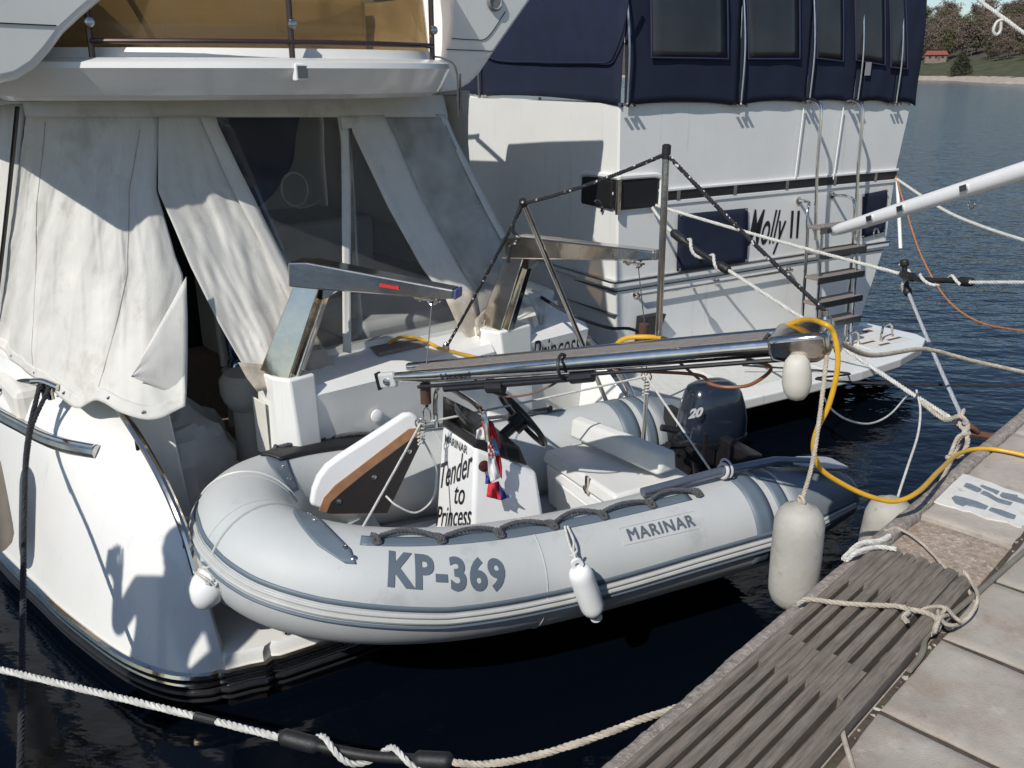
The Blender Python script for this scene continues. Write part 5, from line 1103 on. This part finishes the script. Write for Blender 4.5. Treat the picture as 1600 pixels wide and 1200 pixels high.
mb = MB(); mb.tube([PS(.28, .03, -.075), PS(.95, .03, -.07)], .017, 8); mb.tube([PS(.50, .03, -.08), PS(.58, .03, -.085)], .03, 10); mb.tube([PS(.90, .03, -.07), PS(1.0, .03, -.068)], .026, 10); mb.build('hydraulic_ram', BLKP, ps)
mb = MB(); mb.box(lambda a, b_, c: PS(a, b_, c), -.045, .045, -.004, .03, -.045, .028); eb = mb.build('end_bracket', mat('pale cast bracket', (.55, .56, .55), .4, .2), ps, smooth=False, bevel=.012, bseg=3)
MB().lathe(PS(.005, -.004, -.012), -pn, [(0, .017), (.008, .017), (.012, .008)], 14).build('bolt', CHRD, eb)
MB().box(lambda a, b_, c: PS(a, b_, c), -.056, -.0455, -.005, .031, -.05, .03).build('bracket_plate', BLKP, eb, smooth=False)
# hinge housing at the quay end
hs2 = []
for x, h0, h1, wi in ((Ln - .22, .040, .026, .0), (Ln - .20, .058, .032, -.012), (Ln - .12, .075, .034, -.016), (Ln - .05, .075, .034, -.012), (Ln, .055, .028, 0)):
    hs2.append([PS(x, wi, -h0), PS(x, bw - wi, -h0), PS(x, bw - wi, h1), PS(x, wi, h1)])
MB().loft(hs2).build('hinge_housing', CHR, ps, smooth=True, angle=30, bevel=.02, bseg=4)
mb = MB(); mb.lathe(PS(Ln - .02, .10, .03), pu, [(0, .022), (.03, .022), (.04, .014), (.06, .014)], 14); mb.lathe(PS(Ln + .005, .06, -.03), pd, [(0, .03), (.02, .03), (.03, .012)], 14); mb.build('hinge_pin', CHRD, ps)
mb = MB(); mb.torus(PS(.88, .02, -.018), pd, .052, .007, 20, 6, .62); mb.build('strap', BLK, ps)
flat_letters('b besenzoni', .032, PS(.295, -.0035, -.028), pd, pu, 'lettering', INK, near_beam, width=.15, bold=.0006)
# stanchions with rope hand rail
st = MB(); s0 = aty(1029, 524, 3.42); s1 = aty(1041, 240, 3.42); st.tube([s0, s0.lerp(s1, .5), s1], .0135, 12); st1 = st.build('stanchion', CHR, ps)
MB().lathe(s1 - UP * .02, UP, [(0, .017), (.05, .017), (.055, .01)], 12).build('stanchion_cap', BLKP, st1)
s2b = YA(1.75, .10, .72); s2b = atz(948, 628, .70); s2t = aty(818, 318, 4.05)
st2 = MB().tube([s2b, s2t], .014, 12).build('stanchion', CHR, ps)
MB().lathe(s2t, (s2t - s2b), [(-.01, .018), (.02, .018), (.025, .01)], 10).build('stanchion_cap', BLKP, st2)
endp = PS(Ln - .02, .10, .09); cof = atz(697, 543, 1.16)
MB().lathe(cof, UP, [(-.01, .02), (.012, .02), (.03, .008)], 10).build('deck_eye', CHR, tw)
m, nt, b = nodes('black and white flecked rope'); vz = nt.nodes.new('ShaderNodeTexVoronoi'); vz.inputs['Scale'].default_value = 42; tcn = nt.nodes.new('ShaderNodeTexCoord'); nt.links.new(tcn.outputs['Object'], vz.inputs[0]); rr = nt.nodes.new('ShaderNodeValToRGB'); rr.color_ramp.elements[0].color = (.55, .55, .53, 1); rr.color_ramp.elements[1].color = (.015, .016, .02, 1); rr.color_ramp.elements[0].position = .20; rr.color_ramp.elements[1].position = .26; nt.links.new(vz.outputs['Distance'], rr.inputs[0]); nt.links.new(rr.outputs[0], b.inputs[0]); b.inputs['Roughness'].default_value = .8
FLK = m
mb = MB()
for a, c, s in ((cof, s2t, .01), (s2t, s1, .015), (s1, endp, .01)): mb.rope(sag(a, c, s, 20), .0085, .04)
mb.rope(cr([s2t + V((0, 0, .02)), s2t + V((-.03, -.01, -.05)), s2t + V((-.05, 0, -.12)), s2t + V((-.02, .0, -.16)), s2t + V((-.06, 0, -.2)), s2t + V((-.07, 0, -.27))], 6), .009, .04)
tag(mb.build('handrail_rope', FLK, angle=60), 'black rope with white flecks strung over the passerelle stanchions', 'rope')
# float under the passerelle end
cf0, cf1 = aty(1246, 556, 2.99), aty(1244, 632, 2.99)
fender('float', cf0, cf1, .052, mat('yellowed float', (.55, .53, .46), .6, var=.1, vs=10), 'yellowed oval float hanging below the passerelle end', False, prof=[(0, .01), (.002, .028), (.02, .042), (.06, .050), (.10, .052), (.135, .045), (.158, .03), (.168, .008)])
# ---- lifting gear
WIRE = mat('steel wire', (.06, .06, .06), .5)
def lift_gear(sh, wt, ring, label):
    t = thing('lifting_tackle', wt - UP * .06, label, 'tackle', 'lifting tackles of the davits')
    MB().tube([sh, wt + UP * .05], .0028, 6).build('wire', WIRE, t)
    MB().lathe(wt - UP * .06, UP, [(0, .016), (.004, .025), (.1, .025), (.104, .016), (.108, .004)], 18).build('weight', mat('bronze brown weight', (.12, .065, .05), .45, .35, var=.2, vs=20), t)
    mb = MB(); mb.lathe(wt - UP * .078, UP, [(0, .006), (.006, .012), (.018, .012)], 10); mb.tube(cr([wt - UP * .075, wt - UP * .10 + V((.018, 0, 0)), wt - UP * .15 + V((.014, 0, 0)), ring + UP * .02 + V((.004, 0, 0)), ring + UP * .01 + V((-.01, 0, 0)), wt - UP * .14 + V((-.018, 0, 0)), wt - UP * .10 + V((-.014, 0, 0)), wt - UP * .075], 4), .0035, 6); mb.build('hook', CHR, t)
    MB().torus(ring, V((.3, 1, .1)), .026, .0045, 20, 6).build('ring', CHR, t)
rL = DV(657, 662, 0); rR = DV(1010, 588, 0)
wL = DV(665, 612, .02); wR = DV(1006, 518, .0)
lift_gear(dL[1], wL, rL, 'lifting wire with brown weight above the dinghy locker lid'); lift_gear(dR[1], wR, rR, 'lifting wire with brown weight above the dinghy seat')
mb = MB()
for a, c in ((rL, rR), (rL, on_tube(566, 810, 110, .0)), (rR, TS(.75, 118, .01)), (rR, DV(1003, 690, -.25)), (rR + V((.012, 0, 0)), DV(1007, 688, -.25))): mb.rope(sag(a, c, .003, 8), .006, .024)
for c in (rL, rR):
    for k in range(5): mb.rope(cr([c + V((.01 * math.sin(k), -.012, -.02 - .018 * k)), c + V((.016, .0, -.026 - .018 * k)), c + V((0, .014, -.03 - .018 * k)), c + V((-.015, 0, -.034 - .018 * k))], 3), .0055, .024)
tag(mb.build('lifting_bridle', ROPW, angle=60), 'white rope bridle spread between the two lifting rings of the dinghy', 'rope')
mb = MB(); mb.tube(cr([rL - UP * .06, DV(678, 720, .0), DV(682, 745, .0), DV(676, 780, .05), DV(650, 801, .1), DV(620, 790, .1), DV(603, 775, .05)], 8), .005, 6); tag(mb.build('loose_cord', ROPW), 'thin white cord looping from the lifting ring inside the dinghy bow', 'rope')
# ---- shore power cable
cab = [YA(.62, -.30, 1.10), atz(618, 530, 1.20), atz(640, 527, 1.20), atz(665, 533, 1.17), atz(690, 545, 1.17), PS(.30, .26, .01), PS(.50, .25, -.04), PS(.95, .245, -.03), PS(1.08, .20, .03), PS(1.16, .20, .036), PS(1.25, .235, .01), PS(1.34, .25, -.04), PS(Ln - .32, .25, -.03), PS(Ln - .12, .15, .05), aty(1285, 505, 2.96), aty(1303, 522, 2.94), aty(1309, 570, 2.92), aty(1296, 630, 2.92), aty(1278, 668, 2.92), aty(1271, 700, 2.93), aty(1282, 732, 2.94), aty(1318, 757, 2.95), aty(1360, 776, 2.96), aty(1400, 783, 2.98), aty(1435, 768, 3.05), aty(1468, 735, 3.3), atz(1500, 708, PZ + .03), atz(1540, 701, PZ + .022), atz(1600, 711, PZ + .022), atz(1680, 735, PZ + .022)]
tag(MB().tube(cr(cab, 10), .0095, 10).build('power_cable', YEL), 'thick yellow shore power cable sagging from the passerelle to the quay', 'cable')
ORB = mat('brown hose', (.22, .08, .03), .4, var=.15, vs=20)
tag(MB().tube(cr([PS(1.10, .02, -.05), aty(1085, 585, 3.28), aty(1110, 600, 3.26), aty(1140, 605, 3.24), aty(1175, 600, 3.2), aty(1205, 575, 3.15), PS(Ln - .3, .03, -.05)], 8), .007, 8).build('hose', ORB), 'brown hose drooping under the passerelle above the outboard motor', 'hose')
tag(MB().tube(cr([PS(.5, .03, -.05), aty(870, 590, 3.5), aty(845, 610, 3.5), aty(810, 619, 3.55), aty(780, 617, 3.6), aty(750, 600, 3.65), aty(722, 570, 3.7)], 8), .005, 8).build('hose', mat('brown cord hose', (.16, .09, .06), .5)), 'thin brown hose curling behind the dinghy steering wheel', 'hose')
# ---- mooring lines
def ropeline(pts, r, m, label, pitch=None, name='mooring_rope', plain=False):
    mb = MB()
    if plain: mb.tube(pts, r, 8)
    else: mb.rope(pts, r, pitch)
    return tag(mb.build(name, m, angle=60), label, 'rope')
def snubber(name, pts, r, rope_m, label, turns=2.5):
    t = thing(name, pts[0], label, 'snubber'); ps_ = cr(pts, 10); n = len(ps_)
    rad = [r * (.75 + .5 * (1 if i < n * .22 or i > n * .78 else 0)) * (.6 if i in (0, n - 1) else 1) for i in range(n)]
    MB().tube(ps_, rad, 12).build('body', BLK, t, angle=60)
    fr = frames(ps_); w_ = [ps_[i] + (fr[i][1] * math.cos(2 * math.pi * turns * i / n) + fr[i][2] * math.sin(2 * math.pi * turns * i / n)) * (r * 1.35) for i in range(int(n * .15), int(n * .9))]
    MB().rope(w_, r * .45).build('rope_wrap', rope_m, t, angle=60); return t
# foreground line with snubber
r1 = [aty(-60, 1032, 2.55), aty(0, 1046, 2.5), aty(160, 1084, 2.35), aty(300, 1118, 2.25), aty(440, 1153, 2.15)]
ropeline(cr(r1, 8), .0115, ROPW, 'white twisted mooring rope crossing the dark water to the long snubber', .06)
snubber('snubber', [aty(438, 1150, 2.15), aty(500, 1166, 2.11), aty(570, 1180, 2.07), aty(640, 1186, 2.03), aty(708, 1190, 2.0)], .021, ROPW, 'long black rubber snubber wrapped in white rope over the dark water', 2.6)
ropeline(cr([aty(700, 1191, 2.0), aty(760, 1194, 1.98), aty(840, 1180, 1.96), aty(930, 1152, 1.96), aty(1000, 1125, 1.98), atz(1058, 1106, PZ - .02)], 8), .0105, ROPB, 'dirty beige mooring rope from the long snubber to the quay edge', .055)
tag(MB().tube([aty(305, 1119, 2.247), aty(338, 1127, 2.223)], .0135, 10).build('tape_wrap', BLK), 'black tape wrapped on the white foreground mooring rope', 'tape')
# black line from the yacht cleat
def topx(p):
    d = p - EYE; zz = d.y * cP - d.z * sP; return 800 + FPX * d.x / zz
bk = [clp + V((-.02, .0, .07)), aty(43, 690, 3.75), aty(38, 800, 3.35), aty(36, 950, 2.95), aty(34, 1100, 2.6), aty(30, 1260, 2.3)]
ropeline(cr(bk, 8), .0125, ROPK, 'black mooring rope hanging down from the yacht cleat', .05)
ropeline(cr([clp + V((.04, -.02, .07)), aty(52, 660, 3.84), aty(44, 700, 3.72), aty(40, 740, 3.58)], 6), .0115, ROPK, 'short black rope leg looped from the other horn of the yacht cleat', .05)
ropeline(cr([clp + V((0, 0, .09)), aty(20, 598, 4.3), aty(-40, 640, 4.3)], 5), .008, ROPK, 'thin black line running forward from the yacht cleat', .05)
# trawler stern lines
fA = MO(.33, .03, 1.67); fB = MO(.30, .02, 1.655)
e1 = aty(1408, 428, 5.6)
ropeline(sag(fA, e1, .01), .012, ROPW, 'white stern line from the trawler mooring port to the black snubber', .06)
snubber('snubber', [e1, aty(1440, 437, 5.35), aty(1480, 438, 5.2), aty(1522, 441, 5.05)], .022, ROPW, 'black rubber snubber on the trawler stern line over blue water', 2.5)
ropeline([aty(1515, 441, 5.05), aty(1620, 441, 4.7), aty(1720, 441, 4.4)], .011, ROPW, 'white line running on from the snubber over the blue water', .055)
snubber('snubber', [aty(1413, 405, 5.62), aty(1414, 430, 5.60), aty(1419, 462, 5.55)], .022, ROPW, 'short black snubber hanging where the grey strop joins the stern line', 1.5)
ringp = PR(2.72, -.03, PZ - .02); ringp = atz(1515, 676, PZ - .03)
ropeline(sag(aty(1420, 458, 5.55), aty(1508, 662, 4.0), .01), .011, mat('grey strop', (.36, .38, .41), .8, var=.15, vs=40), 'pale grey strop slanting down from the snubber to the quay ring', .05)
sn0 = aty(1050, 362, 6.3)
snubber('snubber', [sn0, aty(1080, 385, 6.15), aty(1110, 405, 6.0), aty(1140, 424, 5.88)], .026, ROPW, 'black snubber wrapped with rope in front of the blue window cover', 2.6)
ropeline(sag(MO(.30, .03, 1.655), sn0, .01), .012, ROPW, 'short white rope from the mooring port to the wrapped snubber', .06)
ropeline([aty(1135, 420, 5.9), aty(1262, 502, 5.15), aty(1330, 552, 4.8), aty(1420, 612, 4.4), aty(1480, 650, 4.1), ringp], .0125, ROPW, 'white mooring rope from the wrapped snubber down to the quay ring', .06)
tag(MB().rope(cr([aty(1440, 628, 4.25), aty(1475, 655, 4.1), aty(1500, 650, 4.02), aty(1512, 668, 4.0), aty(1495, 690, 3.95), aty(1490, 710, 3.95), aty(1480, 715, 3.9), aty(1500, 712, 3.92), aty(1512, 690, 3.95), aty(1505, 668, 4.0)], 6), .012, .05).rope(cr([aty(1506, 640, 4.1), aty(1500, 665, 4.02), aty(1515, 678, 3.98), aty(1498, 682, 3.95), aty(1484, 712, 3.9)], 6), .010, .05).build('rope_knot', ROPB, angle=60), 'frayed knot of mooring ropes at the rusty quay ring', 'rope')
RST = mat('rusty iron', (.11, .045, .025), .85, var=.4, vs=30, bump=.8, bs=120)
qr = thing('mooring_ring', ringp, 'rusty iron mooring ring fixed on the quay edge', 'mooring ring')
MB().torus(ringp + V((-.01, .0, .02)), V((.5, .3, .6)), .05, .012, 22, 8).build('ring', RST, qr); MB().tube([ringp + V((.0, -.01, .0)), ringp + PIi * .12 + UP * .01], .018, 8).build('staple', RST, qr)
# lines hanging below the ring along the quay wall
tag(MB().rope(cr([ringp + V((-.03, 0, -.02)), aty(1478, 738, 3.75), aty(1460, 770, 3.6), aty(1445, 800, 3.5)], 5), .010, .05).build('hanging_rope', ROPB, angle=60), 'frayed rope end hanging beside the quay wall under the ring', 'rope')
# other lines to the right
mc = MO(3.2, .02, 1.70)
ropeline(cr([mc, aty(1470, 325, 7.0), aty(1530, 352, 6.2), aty(1610, 378, 5.4), aty(1700, 400, 4.8)], 8), .012, ROPW, 'white mooring rope leaving the far corner of the trawler', .06)
ropeline(cr([mc + UP * .02, aty(1418, 335, 7.6), aty(1440, 400, 7.0), aty(1478, 465, 6.4), aty(1530, 503, 5.8), aty(1610, 519, 5.2)], 8), .006, ORG, 'thin orange line drooping from the trawler corner to the water side', .03)
tag(MB().tube([MO(3.18, .05, 1.70), aty(1407, 388, 8.0)], .016, 8).build('fender_pole', WHP), 'white pole hanging at the far corner of the trawler stern', 'pole')
ropeline(cr([PS(Ln, .1, -.02), aty(1360, 555, 3.6), aty(1430, 546, 4.0), aty(1460, 548, 4.1), aty(1520, 564, 4.2), aty(1610, 584, 4.3), aty(1680, 600, 4.35)], 8), .011, ROPB, 'slack beige rope passing in front of the swim platform', .05)
ropeline(cr([MO(.9, .5, .44), MO(1.6, .95, .38), aty(1275, 592, 5.6), aty(1400, 600, 4.9), aty(1610, 602, 4.4)], 6), .008, ROPK, 'black rope stretched low across the swim platform to the quay', .04)
ropeline(cr([aty(1285, 618, 3.3), aty(1300, 640, 3.4), aty(1325, 656, 3.5), aty(1358, 662, 3.7), aty(1390, 648, 3.9), aty(1418, 617, 4.2)], 8), .0045, ROPW, 'thin white cord looping over the dark water beside the platform', plain=True, name='cord')
ropeline(cr([aty(1432, 610, 4.35), aty(1438, 640, 4.2), aty(1434, 680, 4.0), aty(1418, 730, 3.7), aty(1402, 780, 3.5), aty(1398, 808, 3.4), PR(1.95, .0, PZ + .0)], 8), .006, ROPW, 'thin white cord hanging from the mooring rope to the quay', plain=True, name='cord')
ropeline(cr([YA(1.9, -.5, 1.27), aty(890, 490, 5.0), aty(950, 512, 5.3), aty(1005, 522, 5.6), MO(.5, .45, .38)], 6), .011, ROPK, 'dark rope from the yacht starboard quarter to the trawler stern', .05)
ropeline(cr([aty(1500, -30, 4.0), aty(1530, 0, 4.0), aty(1568, 28, 3.9), aty(1600, 52, 3.85), aty(1660, 95, 3.8)], 6), .008, ROPW, 'white line crossing the far shore with a small hanging loop', .04)
tag(MB().tube(cr([aty(1570, 30, 3.9), aty(1558, 34, 3.9), aty(1552, 48, 3.9), aty(1557, 54, 3.9), aty(1563, 48, 3.9), aty(1564, 34, 3.9)], 6), .006, 6).build('rope_loop', ROPW), 'small white rope loop tied on the line before the far shore', 'rope')
# white spar of another boat
sp0, sp1 = aty(1300, 362, 4.6), aty(1720, 228, 3.2)
sd_ = (sp1 - sp0).normalized(); sx_ = sd_.cross(UP).normalized(); su_ = sx_.cross(sd_); su_ = su_ if su_.z > 0 else -su_
sp_ = thing('spar', sp0, 'long white spar of a neighbouring boat reaching in over the water', 'spar')
def SPR(f, w_, h_): c = sp0.lerp(sp1, f); return [c + sx_ * (w_ * math.cos(g)) + su_ * (h_ * math.sin(g)) for g in [2 * math.pi * k / 20 for k in range(20)]]
MB().loft([SPR(.0, .012, .014), SPR(.006, .022, .024), SPR(.05, .03, .030), SPR(.3, .03, .034), SPR(1, .03, .036)]).build('tube', WHP, sp_, angle=50)
for f in (.02, .22, .36, .61): 
    c = sp0.lerp(sp1, f); nn = sx_ if sx_.dot(EYE - c) > 0 else -sx_
    MB().hexa([c + nn * .029 + sd_ * x + su_ * z for x, z in ((-.02, -.012), (.02, -.012), (.02, .012), (-.02, .012))] + [c + nn * .036 + sd_ * x + su_ * z for x, z in ((-.02, -.012), (.02, -.012), (.02, .012), (-.02, .012))]).build('cleat_plate', CHRD, sp_, smooth=False)
for f in (.22, .61): c = sp0.lerp(sp1, f) - su_ * .05; MB().torus(c - su_ * .02, sx_, .018, .004, 14, 6).build('snap_hook', CHR, sp_)
# ---- ropes and hose on the quay
zr = PZ + .058
bind = [atz(1246, 944, PZ + .03), atz(1262, 936, zr), atz(1300, 941, zr), atz(1350, 945, zr), atz(1400, 947, zr + .004), atz(1420, 952, zr + .004), atz(1445, 957, zr), atz(1462, 966, PZ + .05), atz(1466, 982, PZ + .02), atz(1452, 992, PZ + .015)]
tag(MB().rope(cr(bind, 8), .0085, .04).rope(cr([atz(1412, 948, zr + .004), atz(1420, 956, zr + .012), atz(1412, 964, zr + .01), atz(1418, 972, zr + .006)], 5), .0085, .04).build('binding_rope', ROPB, angle=60), 'pale rope tied across the wooden gangplank', 'rope')
kx, ky = 1470, 962
kn_ = [atz(kx + a, ky + c, PZ + .03 + .02 * (i % 3)) for i, (a, c) in enumerate(((-36, -6), (-14, -14), (6, -12), (-6, 6), (-10, 26), (0, 4), (14, 0), (30, 10), (22, 2), (4, -16), (-4, -4), (10, 14), (32, 12), (50, -6), (58, -28), (52, -46), (36, -70)))]
tag(MB().rope(cr(kn_, 6), .0062, .026).build('rope_knot', ROPB, angle=60), 'knotted flecked cord at the inland edge of the gangplank', 'rope')
tag(MB().rope(cr([atz(1376, 842, PZ - .01), atz(1385, 830, PZ + .012), atz(1404, 826, PZ + .012), atz(1430, 840, PZ + .010), atz(1455, 862, PZ + .010), atz(1480, 890, PZ + .008), atz(1500, 904, PZ + .016), atz(1515, 925, PZ + .010), atz(1522, 940, PZ + .012)], 6), .0062, .03).build('quay_cord', ROPB, angle=60), 'thin grey-brown cord lying over the rusty quay slab', 'rope')
tag(MB().rope(cr([atz(1322, 876, PZ + .02), atz(1340, 862, PZ + .06), atz(1372, 855, PZ + .056), atz(1400, 858, PZ + .056)], 6), .009, .04).rope(cr([atz(1318, 874, PZ + .0), atz(1345, 850, PZ + .02), atz(1375, 846, PZ + .015), atz(1390, 838, PZ + .012)], 5), .012, .05).build('frayed_rope', ROPW, angle=60), 'frayed white rope at the far end of the gangplank', 'rope')
tag(MB().tube(cr([atz(1190, 1260, PZ + .02), PR(.9, .402, PZ + .014), atz(1447, 995, PZ + .016), atz(1480, 966, PZ + .018), atz(1540, 915, PZ + .018), atz(1600, 862, PZ + .018), atz(1700, 780, PZ + .018)], 8)[8:], .0095, 8).build('garden_hose', mat('grey green hose', (.20, .18, .145), .6, var=.15, vs=20)), 'grey-brown hose lying in the joint between the slabs', 'hose')
tag(MB().tube(cr([atz(1316, 1142, PZ + .018), atz(1322, 1165, PZ + .018), atz(1334, 1205, PZ + .018), atz(1350, 1260, PZ + .018)], 5), .007, 8).build('cord_end', ROPB), 'stiff beige cord end sticking out beside the gangplank', 'rope')
STN = mat('broken stone', (.40, .37, .33), .9, var=.3, vs=40)
rnd = random.Random(5)
for k in range(26):
    e = rnd.uniform(.5, 1.1) if k < 14 else rnd.uniform(1.0, 2.2); i = .396 + rnd.uniform(-.006, .012); c = PR(e, i, PZ - .004); s = rnd.uniform(.006, .014)
    mb = MB(); rows = []
    vs_ = [c + V((rnd.uniform(-1, 1), rnd.uniform(-1, 1), rnd.uniform(-.4, .8))) * s for _ in range(8)]
    bm = bmesh.new(); [bm.verts.new(v) for v in vs_]; r_ = bmesh.ops.convex_hull(bm, input=bm.verts); bm.verts.index_update(); mb.v = [v.co.copy() for v in bm.verts]; mb.f = [tuple(v.index for v in f.verts) for f in bm.faces]; bm.free()
    o = mb.build('pebble', STN, quay, smooth=False)
# ================================================================ pontoon added out of view under the bystander whose shadow falls on the hull
FPI = Frame((PI0.x + PIe.x * -1.93, PI0.y + PIe.y * -1.93), math.atan2(PIe.y, PIe.x))
fpn = thing('added_pontoon', FPI(0, -1.2, .55), 'narrow wooden finger pontoon added out of view for the bystander to stand on', 'pontoon')
for t in (-.27, .25): MB().box(FPI, t, t + .05, -2.75, -.03, .62, .775).build('stringer', WOOD, fpn, smooth=False)
pmesh = None
for k in range(24):
    mbp = MB(); mbp.box(FPI, -.31, .31, -.10, 0, .777, .802)
    if pmesh is None: pmesh = mbp.mesh('plank', FPI(0, 0, 0)); pmesh.materials.append(WOOD)
    piece('plank', pmesh, None, fpn, FPI(0, -.03 - .113 * k, 0))
for t in (-.2, .2): MB().lathe(FPI(t, -2.6, -1.5), UP, [(0, .09), (2.1, .09)], 14).build('pile', WOOD, fpn)
def person(base, face, label):
    fx = V((face.y, -face.x, 0)); W = lambda x, y, z: base + fx * x + face * y + UP * z
    J = {}; E_ = []; Rr = []
    def j(n, p, r, par=None):
        J[n] = len(Rr); Rr.append((W(*p), r));
        if par is not None: E_.append((J[par], J[n]))
    j('pelvis', (0, 0, .95), (.15, .115)); j('spine', (0, 0, 1.12), (.145, .11), 'pelvis'); j('chest', (0, 0, 1.30), (.165, .12), 'spine'); j('nb', (0, -.01, 1.44), (.075, .07), 'chest'); j('neck', (0, .01, 1.49), (.055, .058), 'nb'); j('jaw', (0, .035, 1.555), (.066, .075), 'neck'); j('head', (0, .02, 1.64), (.078, .096), 'jaw'); j('crown', (0, .0, 1.71), (.055, .065), 'head')
    for s, el, wr in ((-1, (-.28, .0, 1.14), (-.24, .24, 1.17)), (1, (.26, -.03, 1.13), (.24, .10, .90))):
        n = 'L' if s < 0 else 'R'
        j('sh' + n, (s * .175, 0, 1.39), (.07, .07), 'chest'); j('el' + n, el, (.048, .048), 'sh' + n); j('wr' + n, wr, (.031, .031), 'el' + n)
        d = (V(wr) - V(el)).normalized(); side = V((1, 0, 0)) if s > 0 else V((-1, 0, 0)); side = V((0, 1, 0)) if s > 0 else V((1, 0, 0))
        pc = V(wr) + d * .06; j('pa' + n, tuple(pc), (.04, .02), 'wr' + n)
        for q, (o_, l_) in enumerate(((-.03, .07), (-.011, .082), (.009, .078), (.028, .062))):
            k0 = pc + d * .035 + side * o_; k1 = k0 + d * l_ * .5 + V((0, .012, .0)); k2 = k1 + d * l_ * .4 + V((0, .02, .012))
            j('f%d0' % q + n, tuple(k0), (.0095, .0095), 'pa' + n); j('f%d1' % q + n, tuple(k1), (.0085, .0085), 'f%d0' % q + n); j('f%d2' % q + n, tuple(k2), (.007, .007), 'f%d1' % q + n)
        t0 = V(wr) + d * .035 - side * .035; t1 = t0 + d * .03 - side * .022; t2 = t1 + d * .03
        j('t0' + n, tuple(t0), (.012, .012), 'wr' + n); j('t1' + n, tuple(t1), (.010, .010), 't0' + n); j('t2' + n, tuple(t2), (.008, .008), 't1' + n)
        j('hip' + n, (s * .092, 0, .89), (.098, .10), 'pelvis'); j('kn' + n, (s * .10, .015, .50), (.062, .066), 'hip' + n); j('an' + n, (s * .105, -.02, .09), (.042, .045), 'kn' + n); j('toe' + n, (s * .12, .14, .035), (.04, .035), 'an' + n)
    me = bpy.data.meshes.new('body'); me.from_pydata([p - base for p, r in Rr], E_, []); ob = bpy.data.objects.new('body', me); COL.objects.link(ob)
    ob.modifiers.new('skin', 'SKIN').use_smooth_shade = True; sv = me.skin_vertices[0].data
    for k, (p, r) in enumerate(Rr): sv[k].radius = r
    sv[0].use_root = True
    ob.modifiers.new('s', 'SUBSURF').levels = 2
    dg_ = bpy.context.evaluated_depsgraph_get(); m2 = bpy.data.meshes.new_from_object(ob.evaluated_get(dg_)); bpy.data.objects.remove(ob)
    m2.name = 'body'
    for mm in (mat('skin', (.42, .26, .19), .55), mat('dark jacket', (.03, .035, .05), .85, var=.2, vs=20), mat('blue jeans', (.05, .07, .13), .9, var=.2, vs=30), mat('dark shoes', (.02, .02, .02), .6)): m2.materials.append(mm)
    wl_ = [Rr[J['wrL']][0] - base, Rr[J['wrR']][0] - base]
    for f in m2.polygons:
        c = f.center; hand = any((c - q).length < .19 and (c - q).dot(q - (Rr[J['el' + n]][0] - base)) > 0 for q, n in zip(wl_, 'LR'))
        f.material_index = 0 if (c.z > 1.475 or hand) else (1 if c.z > .90 else (2 if c.z > .09 else 3)); f.use_smooth = True
    t = thing('person', base, label, 'person'); o = bpy.data.objects.new('body', m2); COL.objects.link(o); o.parent = t
    ORG_[o.as_pointer()] = base
    rows = []
    for a in range(9):
        ph = math.pi / 2 * a / 8; rows.append([W(.092 * math.cos(g) * math.cos(ph), .0 + .112 * math.sin(g) * math.cos(ph) - .012, 1.645 + .10 * math.sin(ph) - (.06 if math.sin(g) < -.1 else 0) * math.cos(ph)) for g in [2 * math.pi * k / 24 for k in range(24)]])
    MB().grid(rows, True).build('hair', mat('brown hair', (.05, .03, .02), .8, var=.3, vs=60), t)
    for s in (-1, 1): MB().lathe(W(s * .03, .108, 1.625), face, [(0, .012), (.006, .009), (.008, .002)], 10).build('eye', mat('eye', (.03, .03, .03), .2), t)
    for s in (-1, 1): MB().lathe(W(s * .078, .01, 1.61), fx * s, [(0, .028), (.008, .026), (.012, .01)], 12).build('ear', mat('skin', (.42, .26, .19)), t)
    MB().loft([[W(-.012, .105, 1.62), W(.012, .105, 1.62), W(.004, .118, 1.625), W(-.004, .118, 1.625)], [W(-.018, .10, 1.585), W(.018, .10, 1.585), W(.008, .135, 1.59), W(-.008, .135, 1.59)]]).build('nose', mat('skin', (.42, .26, .19)), t)
    MB().box(lambda x, y, z: W(x, y, z), -.024, .024, .102, .114, 1.553, 1.562).build('mouth', mat('lips', (.3, .12, .1), .5), t, bevel=.003)
    return t, W, Rr, J
pb = V((-2.47, 1.74, .803))
pt_, PW, PRr, PJ = person(pb, V((.25, .97, 0)).normalized(), 'person in dark jacket and blue jeans on the finger pontoon holding a phone')
hp_ = PRr[PJ['paL']][0]
tag(MB().box(lambda x, y, z: hp_ + V((x, y, z)), -.09, -.005, .02, .03, -.03, .12).build('phone', BLKP, smooth=False, bevel=.004), 'black phone held in the hand of the person on the pontoon', 'phone')
